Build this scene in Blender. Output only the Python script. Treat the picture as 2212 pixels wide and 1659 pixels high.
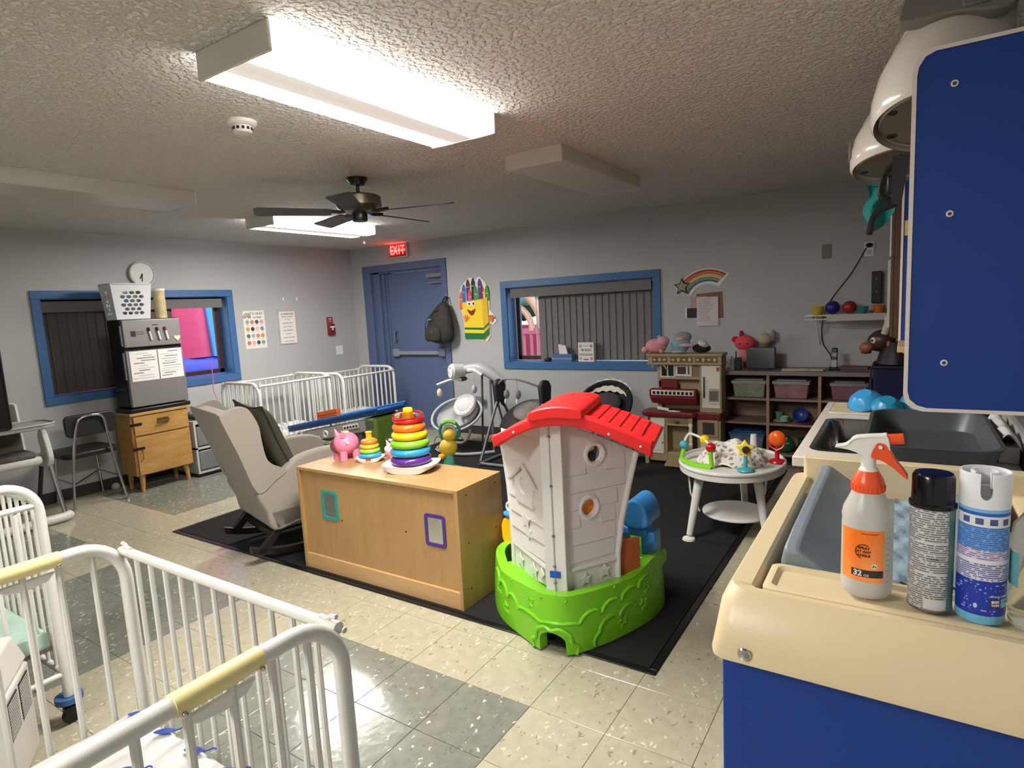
import bpy, bmesh, math, random
from math import pi, sin, cos, radians as rad, sqrt, atan2
from mathutils import Vector as V, Matrix, Euler
random.seed(7)
for o in list(bpy.data.objects): bpy.data.objects.remove(o, do_unlink=True)
SC = bpy.context.scene
COL = SC.collection

# ------------------------------------------------------------ camera
yaw, pitch, roll = rad(-33.273), rad(-7.2809), rad(-3.0356)
f = V((cos(pitch)*sin(yaw), cos(pitch)*cos(yaw), sin(pitch)))
r = V((cos(yaw), -sin(yaw), 0)); u = r.cross(f)
r2 = r*cos(roll)+u*sin(roll); u2 = -r*sin(roll)+u*cos(roll)
cam = bpy.data.cameras.new('camera'); co = bpy.data.objects.new('camera', cam); COL.objects.link(co)
M = Matrix.Identity(4)
for i in range(3):
    M[i][0] = r2[i]; M[i][1] = u2[i]; M[i][2] = -f[i]
M[0][3], M[1][3], M[2][3] = 1.7545, -1.7497, 1.4904
co.matrix_world = M
cam.sensor_fit = 'HORIZONTAL'; cam.sensor_width = 36; cam.lens = 36*1300.96/2212; cam.clip_start = 0.02
SC.camera = co
# ------------------------------------------------------------ world, exposure
SC.view_settings.view_transform = 'Standard'; SC.view_settings.look = 'None'
SC.view_settings.gamma = 1; SC.view_settings.use_curve_mapping = False
SC.view_settings.exposure = 0.55
W = bpy.data.worlds.new('world'); SC.world = W; W.use_nodes = True
W.node_tree.nodes['Background'].inputs[0].default_value = (0.75, 0.85, 1.0, 1)
W.node_tree.nodes['Background'].inputs[1].default_value = 2.6
LAMP = 165     # emission of the tubes behind the lit diffusers

# ------------------------------------------------------------ helpers
def lin(c):
    return tuple(((x/255)/12.92 if x/255 <= 0.04045 else ((x/255+0.055)/1.055)**2.4) for x in c)
MATS = {}
def mat(name, c, rough=0.5, metal=0.0, emit=None, es=1.0, trans=0.0, alpha=1.0, noise=0.0, nscale=8.0, bump=0.0, bscale=60.0, coat=0.0, ior=1.45, sheen=0.0):
    if name in MATS: return MATS[name]
    m = bpy.data.materials.new(name); m.use_nodes = True; nt = m.node_tree; b = nt.nodes['Principled BSDF']
    L = lin(c); b.inputs['Base Color'].default_value = (*L, 1); b.inputs['Roughness'].default_value = rough
    b.inputs['Metallic'].default_value = metal; b.inputs['IOR'].default_value = ior
    b.inputs['Coat Weight'].default_value = coat; b.inputs['Coat Roughness'].default_value = 0.08
    b.inputs['Transmission Weight'].default_value = trans; b.inputs['Alpha'].default_value = alpha
    if sheen: b.inputs['Sheen Weight'].default_value = sheen
    if emit: b.inputs['Emission Color'].default_value = (*lin(emit), 1); b.inputs['Emission Strength'].default_value = es
    tc = nt.nodes.new('ShaderNodeTexCoord')
    if noise:
        n = nt.nodes.new('ShaderNodeTexNoise'); n.inputs['Scale'].default_value = nscale; n.inputs['Detail'].default_value = 5
        nt.links.new(tc.outputs['Object'], n.inputs['Vector'])
        mx = nt.nodes.new('ShaderNodeMix'); mx.data_type = 'RGBA'
        mx.inputs['A'].default_value = (*[x*(1-noise) for x in L], 1); mx.inputs['B'].default_value = (*[min(1, x*(1+noise)) for x in L], 1)
        nt.links.new(n.outputs['Fac'], mx.inputs['Factor']); nt.links.new(mx.outputs['Result'], b.inputs['Base Color'])
    if bump:
        n = nt.nodes.new('ShaderNodeTexNoise'); n.inputs['Scale'].default_value = bscale; n.inputs['Detail'].default_value = 3
        nt.links.new(tc.outputs['Object'], n.inputs['Vector'])
        bp = nt.nodes.new('ShaderNodeBump'); bp.inputs['Strength'].default_value = bump; bp.inputs['Distance'].default_value = 0.01
        nt.links.new(n.outputs['Fac'], bp.inputs['Height']); nt.links.new(bp.outputs['Normal'], b.inputs['Normal'])
    MATS[name] = m
    return m
def P(c, rough=0.35, **k):      # coloured plastic
    return mat('plastic_%d_%d_%d_%d' % (*c, int(rough*100)), c, rough, **k)
def frame_from(d, up=V((0, 0, 1))):
    d = V(d).normalized()
    if abs(d.dot(up)) > 0.98: up = V((1, 0, 0))
    a = up.cross(d).normalized(); b = d.cross(a).normalized()
    return a, b, d
class MB:
    def __init__(s): s.v = []; s.f = []
    def add(s, vs, fs):
        n = len(s.v); s.v += [tuple(x) for x in vs]; s.f += [tuple(i+n for i in q) for q in fs]; return s
    def box(s, x0, x1, y0, y1, z0, z1, rot=None, c=None):
        vs = [V((x, y, z)) for z in (z0, z1) for y in (y0, y1) for x in (x0, x1)]
        if rot is not None:
            R = Euler(rot).to_matrix() if not isinstance(rot, Matrix) else rot
            cc = V(c) if c is not None else V(((x0+x1)/2, (y0+y1)/2, (z0+z1)/2))
            vs = [R @ (p-cc)+cc for p in vs]
        return s.add(vs, [(0, 2, 3, 1), (4, 5, 7, 6), (0, 1, 5, 4), (2, 6, 7, 3), (0, 4, 6, 2), (1, 3, 7, 5)])
    def cb(s, c, d, rot=None):
        return s.box(c[0]-d[0]/2, c[0]+d[0]/2, c[1]-d[1]/2, c[1]+d[1]/2, c[2]-d[2]/2, c[2]+d[2]/2, rot)
    def hexa(s, b4, t4):
        return s.add(list(b4)+list(t4), [(3, 2, 1, 0), (4, 5, 6, 7), (0, 1, 5, 4), (1, 2, 6, 5), (2, 3, 7, 6), (3, 0, 4, 7)])
    def loft(s, rings, cap=True, closed=True):
        n = len(rings[0]); base = len(s.v)
        for R in rings: s.v += [tuple(p) for p in R]
        for i in range(len(rings)-1):
            for j in range(n if closed else n-1):
                k = (j+1) % n
                s.f.append((base+i*n+j, base+i*n+k, base+(i+1)*n+k, base+(i+1)*n+j))
        if cap and closed:
            s.f.append(tuple(base+j for j in range(n))[::-1]); s.f.append(tuple(base+(len(rings)-1)*n+j for j in range(n)))
        return s
    def cyl(s, p0, p1, r0, r1=None, n=16):
        r1 = r0 if r1 is None else r1; p0 = V(p0); p1 = V(p1); a, b, d = frame_from(p1-p0)
        mk = lambda p, q: [p+(a*cos(2*pi*i/n)+b*sin(2*pi*i/n))*q for i in range(n)]
        return s.loft([mk(p0, r0), mk(p1, r1)])
    def tube(s, pts, rr, n=10, closed=False):
        pts = [V(p) for p in pts]; m = len(pts); rings = []; a = None
        for i, p in enumerate(pts):
            if closed: d = pts[(i+1) % m]-pts[i-1]
            else: d = pts[min(i+1, m-1)]-pts[max(i-1, 0)]
            d.normalize()
            if a is None: a, b, _ = frame_from(d)
            else:
                a = (a-d*a.dot(d)).normalized(); b = d.cross(a)
            q = rr[i] if isinstance(rr, (list, tuple)) else rr
            rings.append([p+(a*cos(2*pi*j/n)+b*sin(2*pi*j/n))*q for j in range(n)])
        if closed: rings.append(rings[0]); return s.loft(rings, cap=False)
        return s.loft(rings)
    def lathe(s, prof, c=(0, 0, 0), ax=(0, 0, 1), n=28, sx=1, sy=1):
        a, b, d = frame_from(ax, V((0, 1, 0)) if abs(V(ax).normalized().z) > .9 else V((0, 0, 1))); c = V(c)
        return s.loft([[c+d*z+(a*cos(2*pi*i/n)*sx+b*sin(2*pi*i/n)*sy)*max(q, 1e-4) for i in range(n)] for q, z in prof])
    def ball(s, c, rad_, n=16, m=10, rot=None):
        if not isinstance(rad_, (tuple, list)): rad_ = (rad_,)*3
        R = Euler(rot).to_matrix() if rot else Matrix.Identity(3); rings = []
        for i in range(m+1):
            t = -pi/2+pi*i/m; q = max(cos(t), .003)
            rings.append([V(c)+R @ V((rad_[0]*q*cos(2*pi*j/n), rad_[1]*q*sin(2*pi*j/n), rad_[2]*sin(t))) for j in range(n)])
        return s.loft(rings)
    def torus(s, c, R, q, ax=(0, 0, 1), n=32, m=12, sq=1.0):
        a, b, d = frame_from(ax, V((0, 1, 0)) if abs(V(ax).normalized().z) > .9 else V((0, 0, 1))); c = V(c); rings = []
        for i in range(n+1):
            t = 2*pi*i/n; e = a*cos(t)+b*sin(t)
            rings.append([c+e*(R+q*cos(2*pi*j/m))+d*(q*sq*sin(2*pi*j/m)) for j in range(m)])
        return s.loft(rings, cap=False)
    def prism(s, poly, o, ex, ey, ez, h):      # polygon in plane (ex, ey) at o, extruded h along ez
        o, ex, ey, ez = V(o), V(ex), V(ey), V(ez)
        A = [o+ex*p[0]+ey*p[1] for p in poly]
        return s.loft([A, [p+ez*h for p in A]])
    def grid(s, nu, nv, fn, thick=None):
        base = len(s.v)
        for j in range(nv+1):
            for i in range(nu+1): s.v.append(tuple(fn(i/nu, j/nv)))
        for j in range(nv):
            for i in range(nu):
                k = base+j*(nu+1)+i; s.f.append((k, k+1, k+nu+2, k+nu+1))
        return s
    def mesh(s, name):
        m = bpy.data.meshes.new(name); m.from_pydata(s.v, [], s.f)
        bm = bmesh.new(); bm.from_mesh(m); bmesh.ops.recalc_face_normals(bm, faces=bm.faces); bm.to_mesh(m); bm.free()
        return m
def arc(c, R, a0, a1, n, ex=(1, 0, 0), ey=(0, 0, 1)):
    return [V(c)+V(ex)*R*cos(a0+(a1-a0)*i/n)+V(ey)*R*sin(a0+(a1-a0)*i/n) for i in range(n+1)]
def spline(pts, n=6, closed=False):       # Catmull-Rom
    pts = [V(p) for p in pts]; m = len(pts); out = []
    g = (lambda i: pts[i % m]) if closed else (lambda i: pts[max(0, min(m-1, i))])
    for i in range(m if closed else m-1):
        a, b, c, d = g(i-1), g(i), g(i+1), g(i+2)
        for k in range(n):
            t = k/n; out.append(.5*((2*b)+(c-a)*t+(2*a-5*b+4*c-d)*t*t+(3*b-3*c+d-a)*t**3))
    if not closed: out.append(pts[-1])
    return out
def rrect(w, h, q, n=5, cx=0, cy=0):
    o = []
    for sx, sy, a in ((1, 1, 0), (-1, 1, pi/2), (-1, -1, pi), (1, -1, 1.5*pi)):
        for i in range(n+1):
            t = a+pi/2*i/n; o.append((cx+sx*(w/2-q)+q*cos(t), cy+sy*(h/2-q)+q*sin(t)))
    return o
def part(name, mb, m, parent=None, bev=0, sm=True, seg=2, loc=None, sub=0, label=None):
    me = mb.mesh(name) if isinstance(mb, MB) else mb
    o = bpy.data.objects.new(name, me); COL.objects.link(o)
    me.materials.clear(); me.materials.append(m)
    if parent is not None: o.parent = parent
    if loc is not None: o.location = loc
    if sm:
        for p in me.polygons: p.use_smooth = True
        if not sub:
            try: me.set_sharp_from_angle(angle=rad(38))
            except Exception: pass
    if bev:
        b = o.modifiers.new('b', 'BEVEL'); b.width = bev; b.segments = seg; b.limit_method = 'ANGLE'; b.angle_limit = rad(40); b.harden_normals = False
    if sub:
        b = o.modifiers.new('s', 'SUBSURF'); b.levels = sub; b.render_levels = sub
    if label: o['label'] = label
    return o
def thing(name, label, cat, loc=(0, 0, 0), rz=0, group=None):
    o = bpy.data.objects.new(name, None); COL.objects.link(o); o.empty_display_size = .1
    o.location = loc; o.rotation_euler = (0, 0, rz); o['label'] = label; o['category'] = cat
    if group: o['group'] = group
    return o
def tag(o, label, cat, group=None, kind=None):
    o['label'] = label; o['category'] = cat
    if group: o['group'] = group
    if kind: o['kind'] = kind
    return o
def struct(name, mb=None, m=None, loc=None, **k):
    if mb is None:
        o = bpy.data.objects.new(name, None); COL.objects.link(o)
    else: o = part(name, mb, m, **k)
    if loc: o.location = loc
    o['kind'] = 'structure'; return o
def clone(root, loc, rz=None, label=None, group=None):
    r_ = root.copy(); COL.objects.link(r_); r_.location = loc
    if rz is not None: r_.rotation_euler = (0, 0, rz)
    if label: r_['label'] = label
    if group: r_['group'] = group
    for ch in list(root.children):
        c = ch.copy(); COL.objects.link(c); c.parent = r_
        for g in list(ch.children):
            d = g.copy(); COL.objects.link(d); d.parent = c
    return r_
def text(name, s, size, m, parent, loc, rot, ext=0.0006, align='CENTER', sx=1.0, bold=0.0):
    cu = bpy.data.curves.new(name, 'FONT'); cu.body = s; cu.size = size; cu.extrude = ext; cu.align_x = align; cu.align_y = 'CENTER'; cu.offset = bold
    cu.resolution_u = 3
    tmp = bpy.data.objects.new(name, cu); COL.objects.link(tmp)
    dg = bpy.context.evaluated_depsgraph_get(); me = bpy.data.meshes.new_from_object(tmp.evaluated_get(dg))
    bpy.data.objects.remove(tmp, do_unlink=True)
    o = bpy.data.objects.new(name, me); COL.objects.link(o); me.materials.clear(); me.materials.append(m)
    if parent is not None: o.parent = parent
    o.location = loc; o.rotation_euler = rot; o.scale = (sx, 1, 1)
    return o
def node_mat(name, fn):
    if name in MATS: return MATS[name]
    m = bpy.data.materials.new(name); m.use_nodes = True; nt = m.node_tree
    fn(nt, nt.nodes['Principled BSDF']); MATS[name] = m; return m
def ramp(nt, fac, stops, interp='LINEAR'):
    n = nt.nodes.new('ShaderNodeValToRGB'); n.color_ramp.interpolation = interp
    e = n.color_ramp.elements
    while len(e) < len(stops): e.new(0.5)
    for i, (p, c) in enumerate(stops): e[i].position = p; e[i].color = (*lin(c), 1)
    nt.links.new(fac, n.inputs[0]); return n.outputs[0]
def tex(nt, kind, scale, coord='Object', vscale=None, **k):
    tc = nt.nodes.new('ShaderNodeTexCoord'); n = nt.nodes.new('ShaderNodeTex'+kind)
    src = tc.outputs[coord]
    if vscale:
        mp = nt.nodes.new('ShaderNodeMapping'); mp.inputs['Scale'].default_value = vscale; nt.links.new(src, mp.inputs[0]); src = mp.outputs[0]
    nt.links.new(src, n.inputs['Vector']); n.inputs['Scale'].default_value = scale
    for a, b in k.items():
        try: n.inputs[a.replace('_', ' ')].default_value = b
        except Exception: setattr(n, a, b)
    return n
def bump(nt, b, h, st, dist=0.01):
    bp = nt.nodes.new('ShaderNodeBump'); bp.inputs['Strength'].default_value = st; bp.inputs['Distance'].default_value = dist
    nt.links.new(h, bp.inputs['Height']); nt.links.new(bp.outputs['Normal'], b.inputs['Normal'])

# ------------------------------------------------------------ common materials
def wood(name, c1, c2, ax=(1, 8, 8), rough=.4, scale=3):
    def fn(nt, b):
        n = tex(nt, 'Noise', scale, vscale=ax, Detail=8.0, Roughness=.65)
        nt.links.new(ramp(nt, n.outputs['Fac'], [(.3, c1), (.7, c2)]), b.inputs['Base Color']); b.inputs['Roughness'].default_value = rough
        bump(nt, b, n.outputs['Fac'], .05)
    return node_mat(name, fn)
def m_popcorn(nt, b):
    b.inputs['Base Color'].default_value = (*lin((226, 223, 216)), 1); b.inputs['Roughness'].default_value = .9
    n = tex(nt, 'Noise', 46, Detail=3.0); r_ = nt.nodes.new('ShaderNodeValToRGB')
    r_.color_ramp.elements[0].position = .42; r_.color_ramp.elements[1].position = .62
    nt.links.new(n.outputs['Fac'], r_.inputs[0]); bump(nt, b, r_.outputs[0], 1.0, .011)
POP = node_mat('popcorn_ceiling', m_popcorn)
def m_wall(nt, b):
    n = tex(nt, 'Noise', 1.2, Detail=3.0)
    nt.links.new(ramp(nt, n.outputs['Fac'], [(.3, (168, 169, 168)), (.75, (176, 177, 176))]), b.inputs['Base Color']); b.inputs['Roughness'].default_value = .55
    n2 = tex(nt, 'Noise', 160, Detail=2.0); bump(nt, b, n2.outputs['Fac'], .15, .003)
WALL = node_mat('grey_wall_paint', m_wall)
BLUE = mat('blue_trim_paint', (62, 104, 150), .4, noise=.08, nscale=3)
DOORB = mat('blue_door_paint', (84, 98, 132), .4, noise=.06, nscale=3)
WHITE = P((226, 224, 218), .4); CRIB = mat('white_enamel', (206, 205, 197), .28, noise=.03, nscale=20)
BLACK = P((14, 14, 16), .4); DARK = P((40, 41, 44), .5); CHROME = mat('chrome', (190, 190, 190), .18, 1.0)
STEEL = mat('brushed_steel', (150, 148, 144), .33, 1.0); GREY = P((120, 122, 124), .5); LGREY = P((168, 170, 170), .5)
BRONZE = mat('dark_metal', (70, 66, 62), .35, .9)
MAPLE = wood('maple_veneer', (164, 127, 80), (178, 143, 94), (6, 6, 1.2), .38)
MAPLE_E = wood('maple_edge', (188, 148, 100), (204, 168, 120), (1, 6, 6), .4)
OAK = wood('oak_veneer', (156, 114, 58), (184, 142, 82), (1, 1.5, 8), .45)
NAVYP = P((14, 44, 104), .3)
def m_tile(c1, c2, c3, nm):
    def fn(nt, b):
        n = tex(nt, 'Noise', 7, Detail=6.0, coord='Generated'); base = ramp(nt, n.outputs['Fac'], [(.3, c1), (.7, c2)])
        oi = nt.nodes.new('ShaderNodeObjectInfo')
        tc = nt.nodes.new('ShaderNodeTexCoord')
        ad = nt.nodes.new('ShaderNodeVectorMath'); ad.operation = 'ADD'
        nt.links.new(tc.outputs['Object'], ad.inputs[0]); nt.links.new(oi.outputs['Random'], ad.inputs[1])
        v = nt.nodes.new('ShaderNodeTexVoronoi'); v.inputs['Scale'].default_value = 60
        mp = nt.nodes.new('ShaderNodeMapping'); mp.inputs['Scale'].default_value = (1, .45, 1); mp.inputs['Rotation'].default_value = (0, 0, .5)
        n2 = nt.nodes.new('ShaderNodeTexNoise'); n2.inputs['Scale'].default_value = 25
        nt.links.new(ad.outputs[0], n2.inputs['Vector'])
        mm = nt.nodes.new('ShaderNodeMix'); mm.data_type = 'VECTOR'; mm.inputs['Factor'].default_value = .06
        nt.links.new(ad.outputs[0], mm.inputs['A']); nt.links.new(n2.outputs['Color'], mm.inputs['B'])
        nt.links.new(mm.outputs['Result'], mp.inputs[0]); nt.links.new(mp.outputs[0], v.inputs['Vector'])
        # flecks: pick some cells light, some dark
        sep = nt.nodes.new('ShaderNodeSeparateColor'); nt.links.new(v.outputs['Color'], sep.inputs[0])
        d = nt.nodes.new('ShaderNodeMath'); d.operation = 'LESS_THAN'; d.inputs[1].default_value = .3; nt.links.new(v.outputs['Distance'], d.inputs[0])
        def pick(ch, th, col, prev, k):
            g = nt.nodes.new('ShaderNodeMath'); g.operation = 'GREATER_THAN'; g.inputs[1].default_value = th; nt.links.new(sep.outputs[ch], g.inputs[0])
            q = nt.nodes.new('ShaderNodeMath'); q.operation = 'MULTIPLY'; nt.links.new(g.outputs[0], q.inputs[0]); nt.links.new(d.outputs[0], q.inputs[1])
            q2 = nt.nodes.new('ShaderNodeMath'); q2.operation = 'MULTIPLY'; q2.inputs[1].default_value = k; nt.links.new(q.outputs[0], q2.inputs[0])
            mx = nt.nodes.new('ShaderNodeMix'); mx.data_type = 'RGBA'; nt.links.new(q2.outputs[0], mx.inputs['Factor']); nt.links.new(prev, mx.inputs['A']); mx.inputs['B'].default_value = (*lin(col), 1)
            return mx.outputs['Result']
        o = pick(0, .78, (206, 200, 182), base, .8); o = pick(1, .84, c3, o, .6)
        nt.links.new(o, b.inputs['Base Color'])
        b.inputs['Roughness'].default_value = .17; b.inputs['Specular IOR Level'].default_value = .55
        nb = nt.nodes.new('ShaderNodeTexNoise'); nb.inputs['Scale'].default_value = 26; nb.inputs['Detail'].default_value = 2
        nt.links.new(ad.outputs[0], nb.inputs['Vector']); bump(nt, b, nb.outputs['Fac'], .13, .006)
    return node_mat(nm, fn)
T_L = m_tile((164, 157, 134), (176, 169, 146), (112, 104, 88), 'cream_floor_tile')
T_D = m_tile((112, 114, 104), (127, 129, 117), (92, 92, 84), 'grey_floor_tile')

# ------------------------------------------------------------ room
XL, XR, YF, YN, HC = -4.45, 2.07, 3.96, -4.6, 2.35
def wall_mb(lo, hi, z0, z1, holes, place):
    mb = MB(); cur = lo
    for a, b, c, d in sorted(holes):
        if a > cur: place(mb, cur, a, z0, z1)
        if c > z0: place(mb, a, b, z0, c)
        if d < z1: place(mb, a, b, d, z1)
        cur = b
    place(mb, cur, hi, z0, z1); return mb
WT = .22
struct('wall_left', wall_mb(YN, YF+WT, 0, HC, [(.42, 2.13, .92, 1.77)], lambda mb, a, b, c, d: mb.box(XL-WT, XL, a, b, c, d)), WALL, sm=False)
struct('wall_far', wall_mb(XL, XR, 0, HC, [(-4.15, -2.92, 0, 2.03), (-2.0, -.30, .865, 1.705)], lambda mb, a, b, c, d: mb.box(a, b, YF, YF+WT, c, d)), WALL, sm=False)
struct('wall_right', MB().box(XR, XR+.15, YN, YF+WT, 0, HC), WALL, sm=False)
struct('wall_near', MB().box(XL-WT, XR+.15, YN-.15, YN, 0, HC), WALL, sm=False)
struct('ceiling', MB().box(XL-WT, XR+.15, YN-.15, YF+WT, HC, HC+.1), POP, sm=False)
# floor: slab with single tiles on it; 4 by 4 grey squares between cream lanes
fl = struct('floor', MB().box(XL-WT, XR+.15, YN-.15, YF+WT, -.12, -.004), P((96, 92, 80), .7), sm=False)
T = .3048
tm = {}
for nm, mm in (('l', T_L), ('d', T_D)):
    g = .0009; b = .0013
    mb = MB(); q = T-2*g
    mb.loft([[V((0, 0, -.004)), V((q, 0, -.004)), V((q, q, -.004)), V((0, q, -.004))], [V((0, 0, -.0008)), V((q, 0, -.0008)), V((q, q, -.0008)), V((0, q, -.0008))],
             [V((b, b, 0)), V((q-b, b, 0)), V((q-b, q-b, 0)), V((b, q-b, 0))]])
    me = mb.mesh('tile'); me.materials.append(mm); tm[nm] = me
tiles = []
cf = V((co.location.x, co.location.y))
for i in range(-15, 7):
    for j in range(-16, 13):
        x0, y0 = i*T+.0009, j*T+.0009
        if x0+T > XR+.15: continue
        dark = (i+2) % 6 < 4 and (j+4) % 6 < 4
        c = V((x0+T/2, y0+T/2, 0)); d = c-co.location
        zz = d.dot(f); vis = zz > .3 and abs(d.dot(r2)/zz) < .95 and abs(d.dot(u2)/zz) < .72
        und = -2.5 < x0 < .6 and .5 < y0 < 3.3          # wholly under the black mat
        under2 = x0 > 1.4
        tiles.append(((not vis) or und or under2, d.length, x0, y0, dark))
tiles.sort()
rest = {0: MB(), 1: MB()}
for k, (h, dd, x0, y0, dark) in enumerate(tiles):
    if k < 292 and not h:
        o = bpy.data.objects.new('tile', tm['d' if dark else 'l']); COL.objects.link(o); o.parent = fl; o.location = (x0, y0, 0)
    else:
        q = T-.0018; rest[int(dark)].box(x0, x0+q, y0, y0+q, -.004, 0)
for k, m_ in ((0, T_L), (1, T_D)):
    if rest[k].v:
        o = part('tile', rest[k], m_, fl, sm=False); o['kind'] = 'stuff'
BASE = P((52, 50, 48), .45)
struct('baseboard_left', MB().box(XL, XL+.012, YN, YF, 0, .1), BASE, sm=False)
struct('baseboard_far', MB().box(XL, -4.24, YF-.012, YF, 0, .1).box(-2.83, XR, YF-.012, YF, 0, .1), BASE, sm=False)
struct('baseboard_right', MB().box(XR-.012, XR, YN, YF, 0, .1), BASE, sm=False)

# windows
GLASS = mat('window_glass', (235, 242, 245), .02, trans=1.0, ior=1.02)
ALU = P((62, 46, 38), .35)
BLIND = mat('blind_fabric', (112, 110, 108), .8, noise=.08, nscale=12, bump=.2, bscale=80)
BLIND2 = mat('blind_fabric_dark', (92, 86, 82), .85, noise=.12, nscale=9, bump=.2, bscale=80)
def win_frame(parent, mk, a0, a1, z0, z1, w, prefix='casing'):
    # casing boards on the room face, reveal boards inside; mk maps (along, out, z) boxes
    for nm, args in (('casing', (a0, a1, 0, .018, z1-w, z1)), ('casing', (a0, a1, 0, .018, z0, z0+w)), ('casing', (a0, a0+w, 0, .018, z0+w, z1-w)), ('casing', (a1-w, a1, 0, .018, z0+w, z1-w))):
        mb = MB(); mk(mb, *args); part(nm, mb, BLUE, parent, bev=.003)
    i0, i1, j0, j1 = a0+w-.006, a1-w+.006, z0+w-.006, z1-w+.006
    for nm, args in (('reveal', (i0, i1, -.2, 0, j1-.012, j1)), ('sill', (i0, i1, -.2, .004, j0, j0+.012)), ('reveal', (i0, i0+.012, -.2, 0, j0+.012, j1-.012)), ('reveal', (i1-.012, i1, -.2, 0, j0+.012, j1-.012))):
        mb = MB(); mk(mb, *args); part(nm, mb, BLUE, parent)
w1 = struct('window_1'); w2 = struct('window_2')
mkL = lambda mb, a, b, o0, o1, c, d: mb.box(XL+o0, XL+o1, a, b, c, d)
mkF = lambda mb, a, b, o0, o1, c, d: mb.box(a, b, YF-o1, YF-o0, c, d)
win_frame(w1, mkL, .354, 2.197, .85, 1.838, .07)
win_frame(w2, mkF, -2.076, -.223, .795, 1.777, .075)
for W_, mk, a0, a1, z0, z1 in ((w1, mkL, .42, 2.13, .92, 1.77), (w2, mkF, -2.0, -.30, .865, 1.705)):
    a0 += .02; a1 -= .02; z0 += .02; z1 -= .02; mid = (a0+a1)/2
    for nm, args in (('sash', (a0, a1, -.185, -.15, z0, z0+.045)), ('sash', (a0, a1, -.185, -.15, z1-.045, z1)), ('sash', (a0, a0+.05, -.185, -.15, z0, z1)), ('sash', (a1-.05, a1, -.185, -.15, z0, z1)), ('sash', (mid-.025, mid+.025, -.19, -.155, z0, z1))):
        mb = MB(); mk(mb, *args); part(nm, mb, ALU, W_, bev=.003)
    for q0, q1 in ((a0, mid), (mid, a1)):
        mb = MB(); mk(mb, q0, q1, -.170, -.166, z0, z1); part('pane', mb, GLASS, W_, sm=False)
# blinds of the left window: closed over the left half, open at the right end
bl = thing('vertical_blinds', 'dark vertical blinds drawn across the left part of the window behind the small fridge', 'blinds', (XL, 1.27, 1.768))
part('valance', MB().box(-.06, -.045, -.83, .83, -.115, -.005).box(-.115, -.045, -.83, .83, -.02, -.005), BLIND, bl)
for k in range(15):
    y = -.81+k*.077
    part('slat', MB().cb((-.105, y, -.47), (.003, .092, .735), (0, 0, rad(9))), BLIND2, bl, sm=False)
bl2 = thing('vertical_blinds', 'grey vertical blinds drawn over the right part of the far wall window', 'blinds', (-1.15, YF, 1.705))
part('valance', MB().box(-.82, .82, .03, .045, -.115, -.005).box(-.82, .82, .045, .14, -.02, -.005), BLIND, bl2)
for k in range(18):
    x = -.47+k*.0755
    part('slat', MB().cb((x, .118, -.458), (.09, .003, .725), (0, 0, rad(-9))), BLIND, bl2, sm=False)
part('wand', MB().cyl((-.53, .10, -.05), (-.54, .10, -.76), .006, n=8), WHITE, bl2)
# door
d1 = struct('door_1')
FR = DOORB
part('door_frame', MB().box(-4.24, -4.10, YF-.02, YF+.02, 0, 2.11).box(-2.92, -2.838, YF-.02, YF+.02, 0, 2.11).box(-4.10, -2.92, YF-.02, YF+.02, 2.02, 2.11), FR, d1, bev=.004)
part('jamb', MB().box(-4.15, -3.98, YF+.02, YF+.2, 0, 2.03).box(-3.99, -3.93, YF+.06, YF+.2, 0, 2.03).box(-3.94, -3.90, YF+.085, YF+.2, 0, 2.0).box(-2.94, -2.92, YF+.02, YF+.2, 0, 2.03).box(-4.15, -2.92, YF+.02, YF+.2, 2.0, 2.03), FR, d1, bev=.003)
part('door_leaf', MB().box(-3.895, -2.94, YF+.09, YF+.135, .01, 1.995), DOORB, d1, bev=.002)
part('push_bar', MB().box(-3.85, -3.74, YF+.03, YF+.09, .93, 1.03).box(-3.07, -2.97, YF+.03, YF+.09, .93, 1.03).box(-3.76, -3.05, YF+.035, YF+.06, .95, 1.0), mat('painted_bar', (140, 146, 158), .35, .3), d1, bev=.006, label='grey push bar across the blue door')
part('door_handle', MB().cyl((-3.79, YF+.03, 1.13), (-3.79, YF+.03, 1.26), .012).box(-3.80, -3.78, YF+.03, YF+.09, 1.13, 1.15).box(-3.80, -3.78, YF+.03, YF+.09, 1.24, 1.26), CHROME, d1)
part('door_closer', MB().box(-3.2, -2.96, YF+.03, YF+.09, 1.9, 1.95).box(-3.15, -2.95, YF+.01, YF+.025, 1.83, 1.845), GREY, d1, bev=.004)
part('threshold', MB().box(-4.1, -2.92, YF, YF+.2, 0, .012), P((110, 110, 112), .5), d1)
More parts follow.
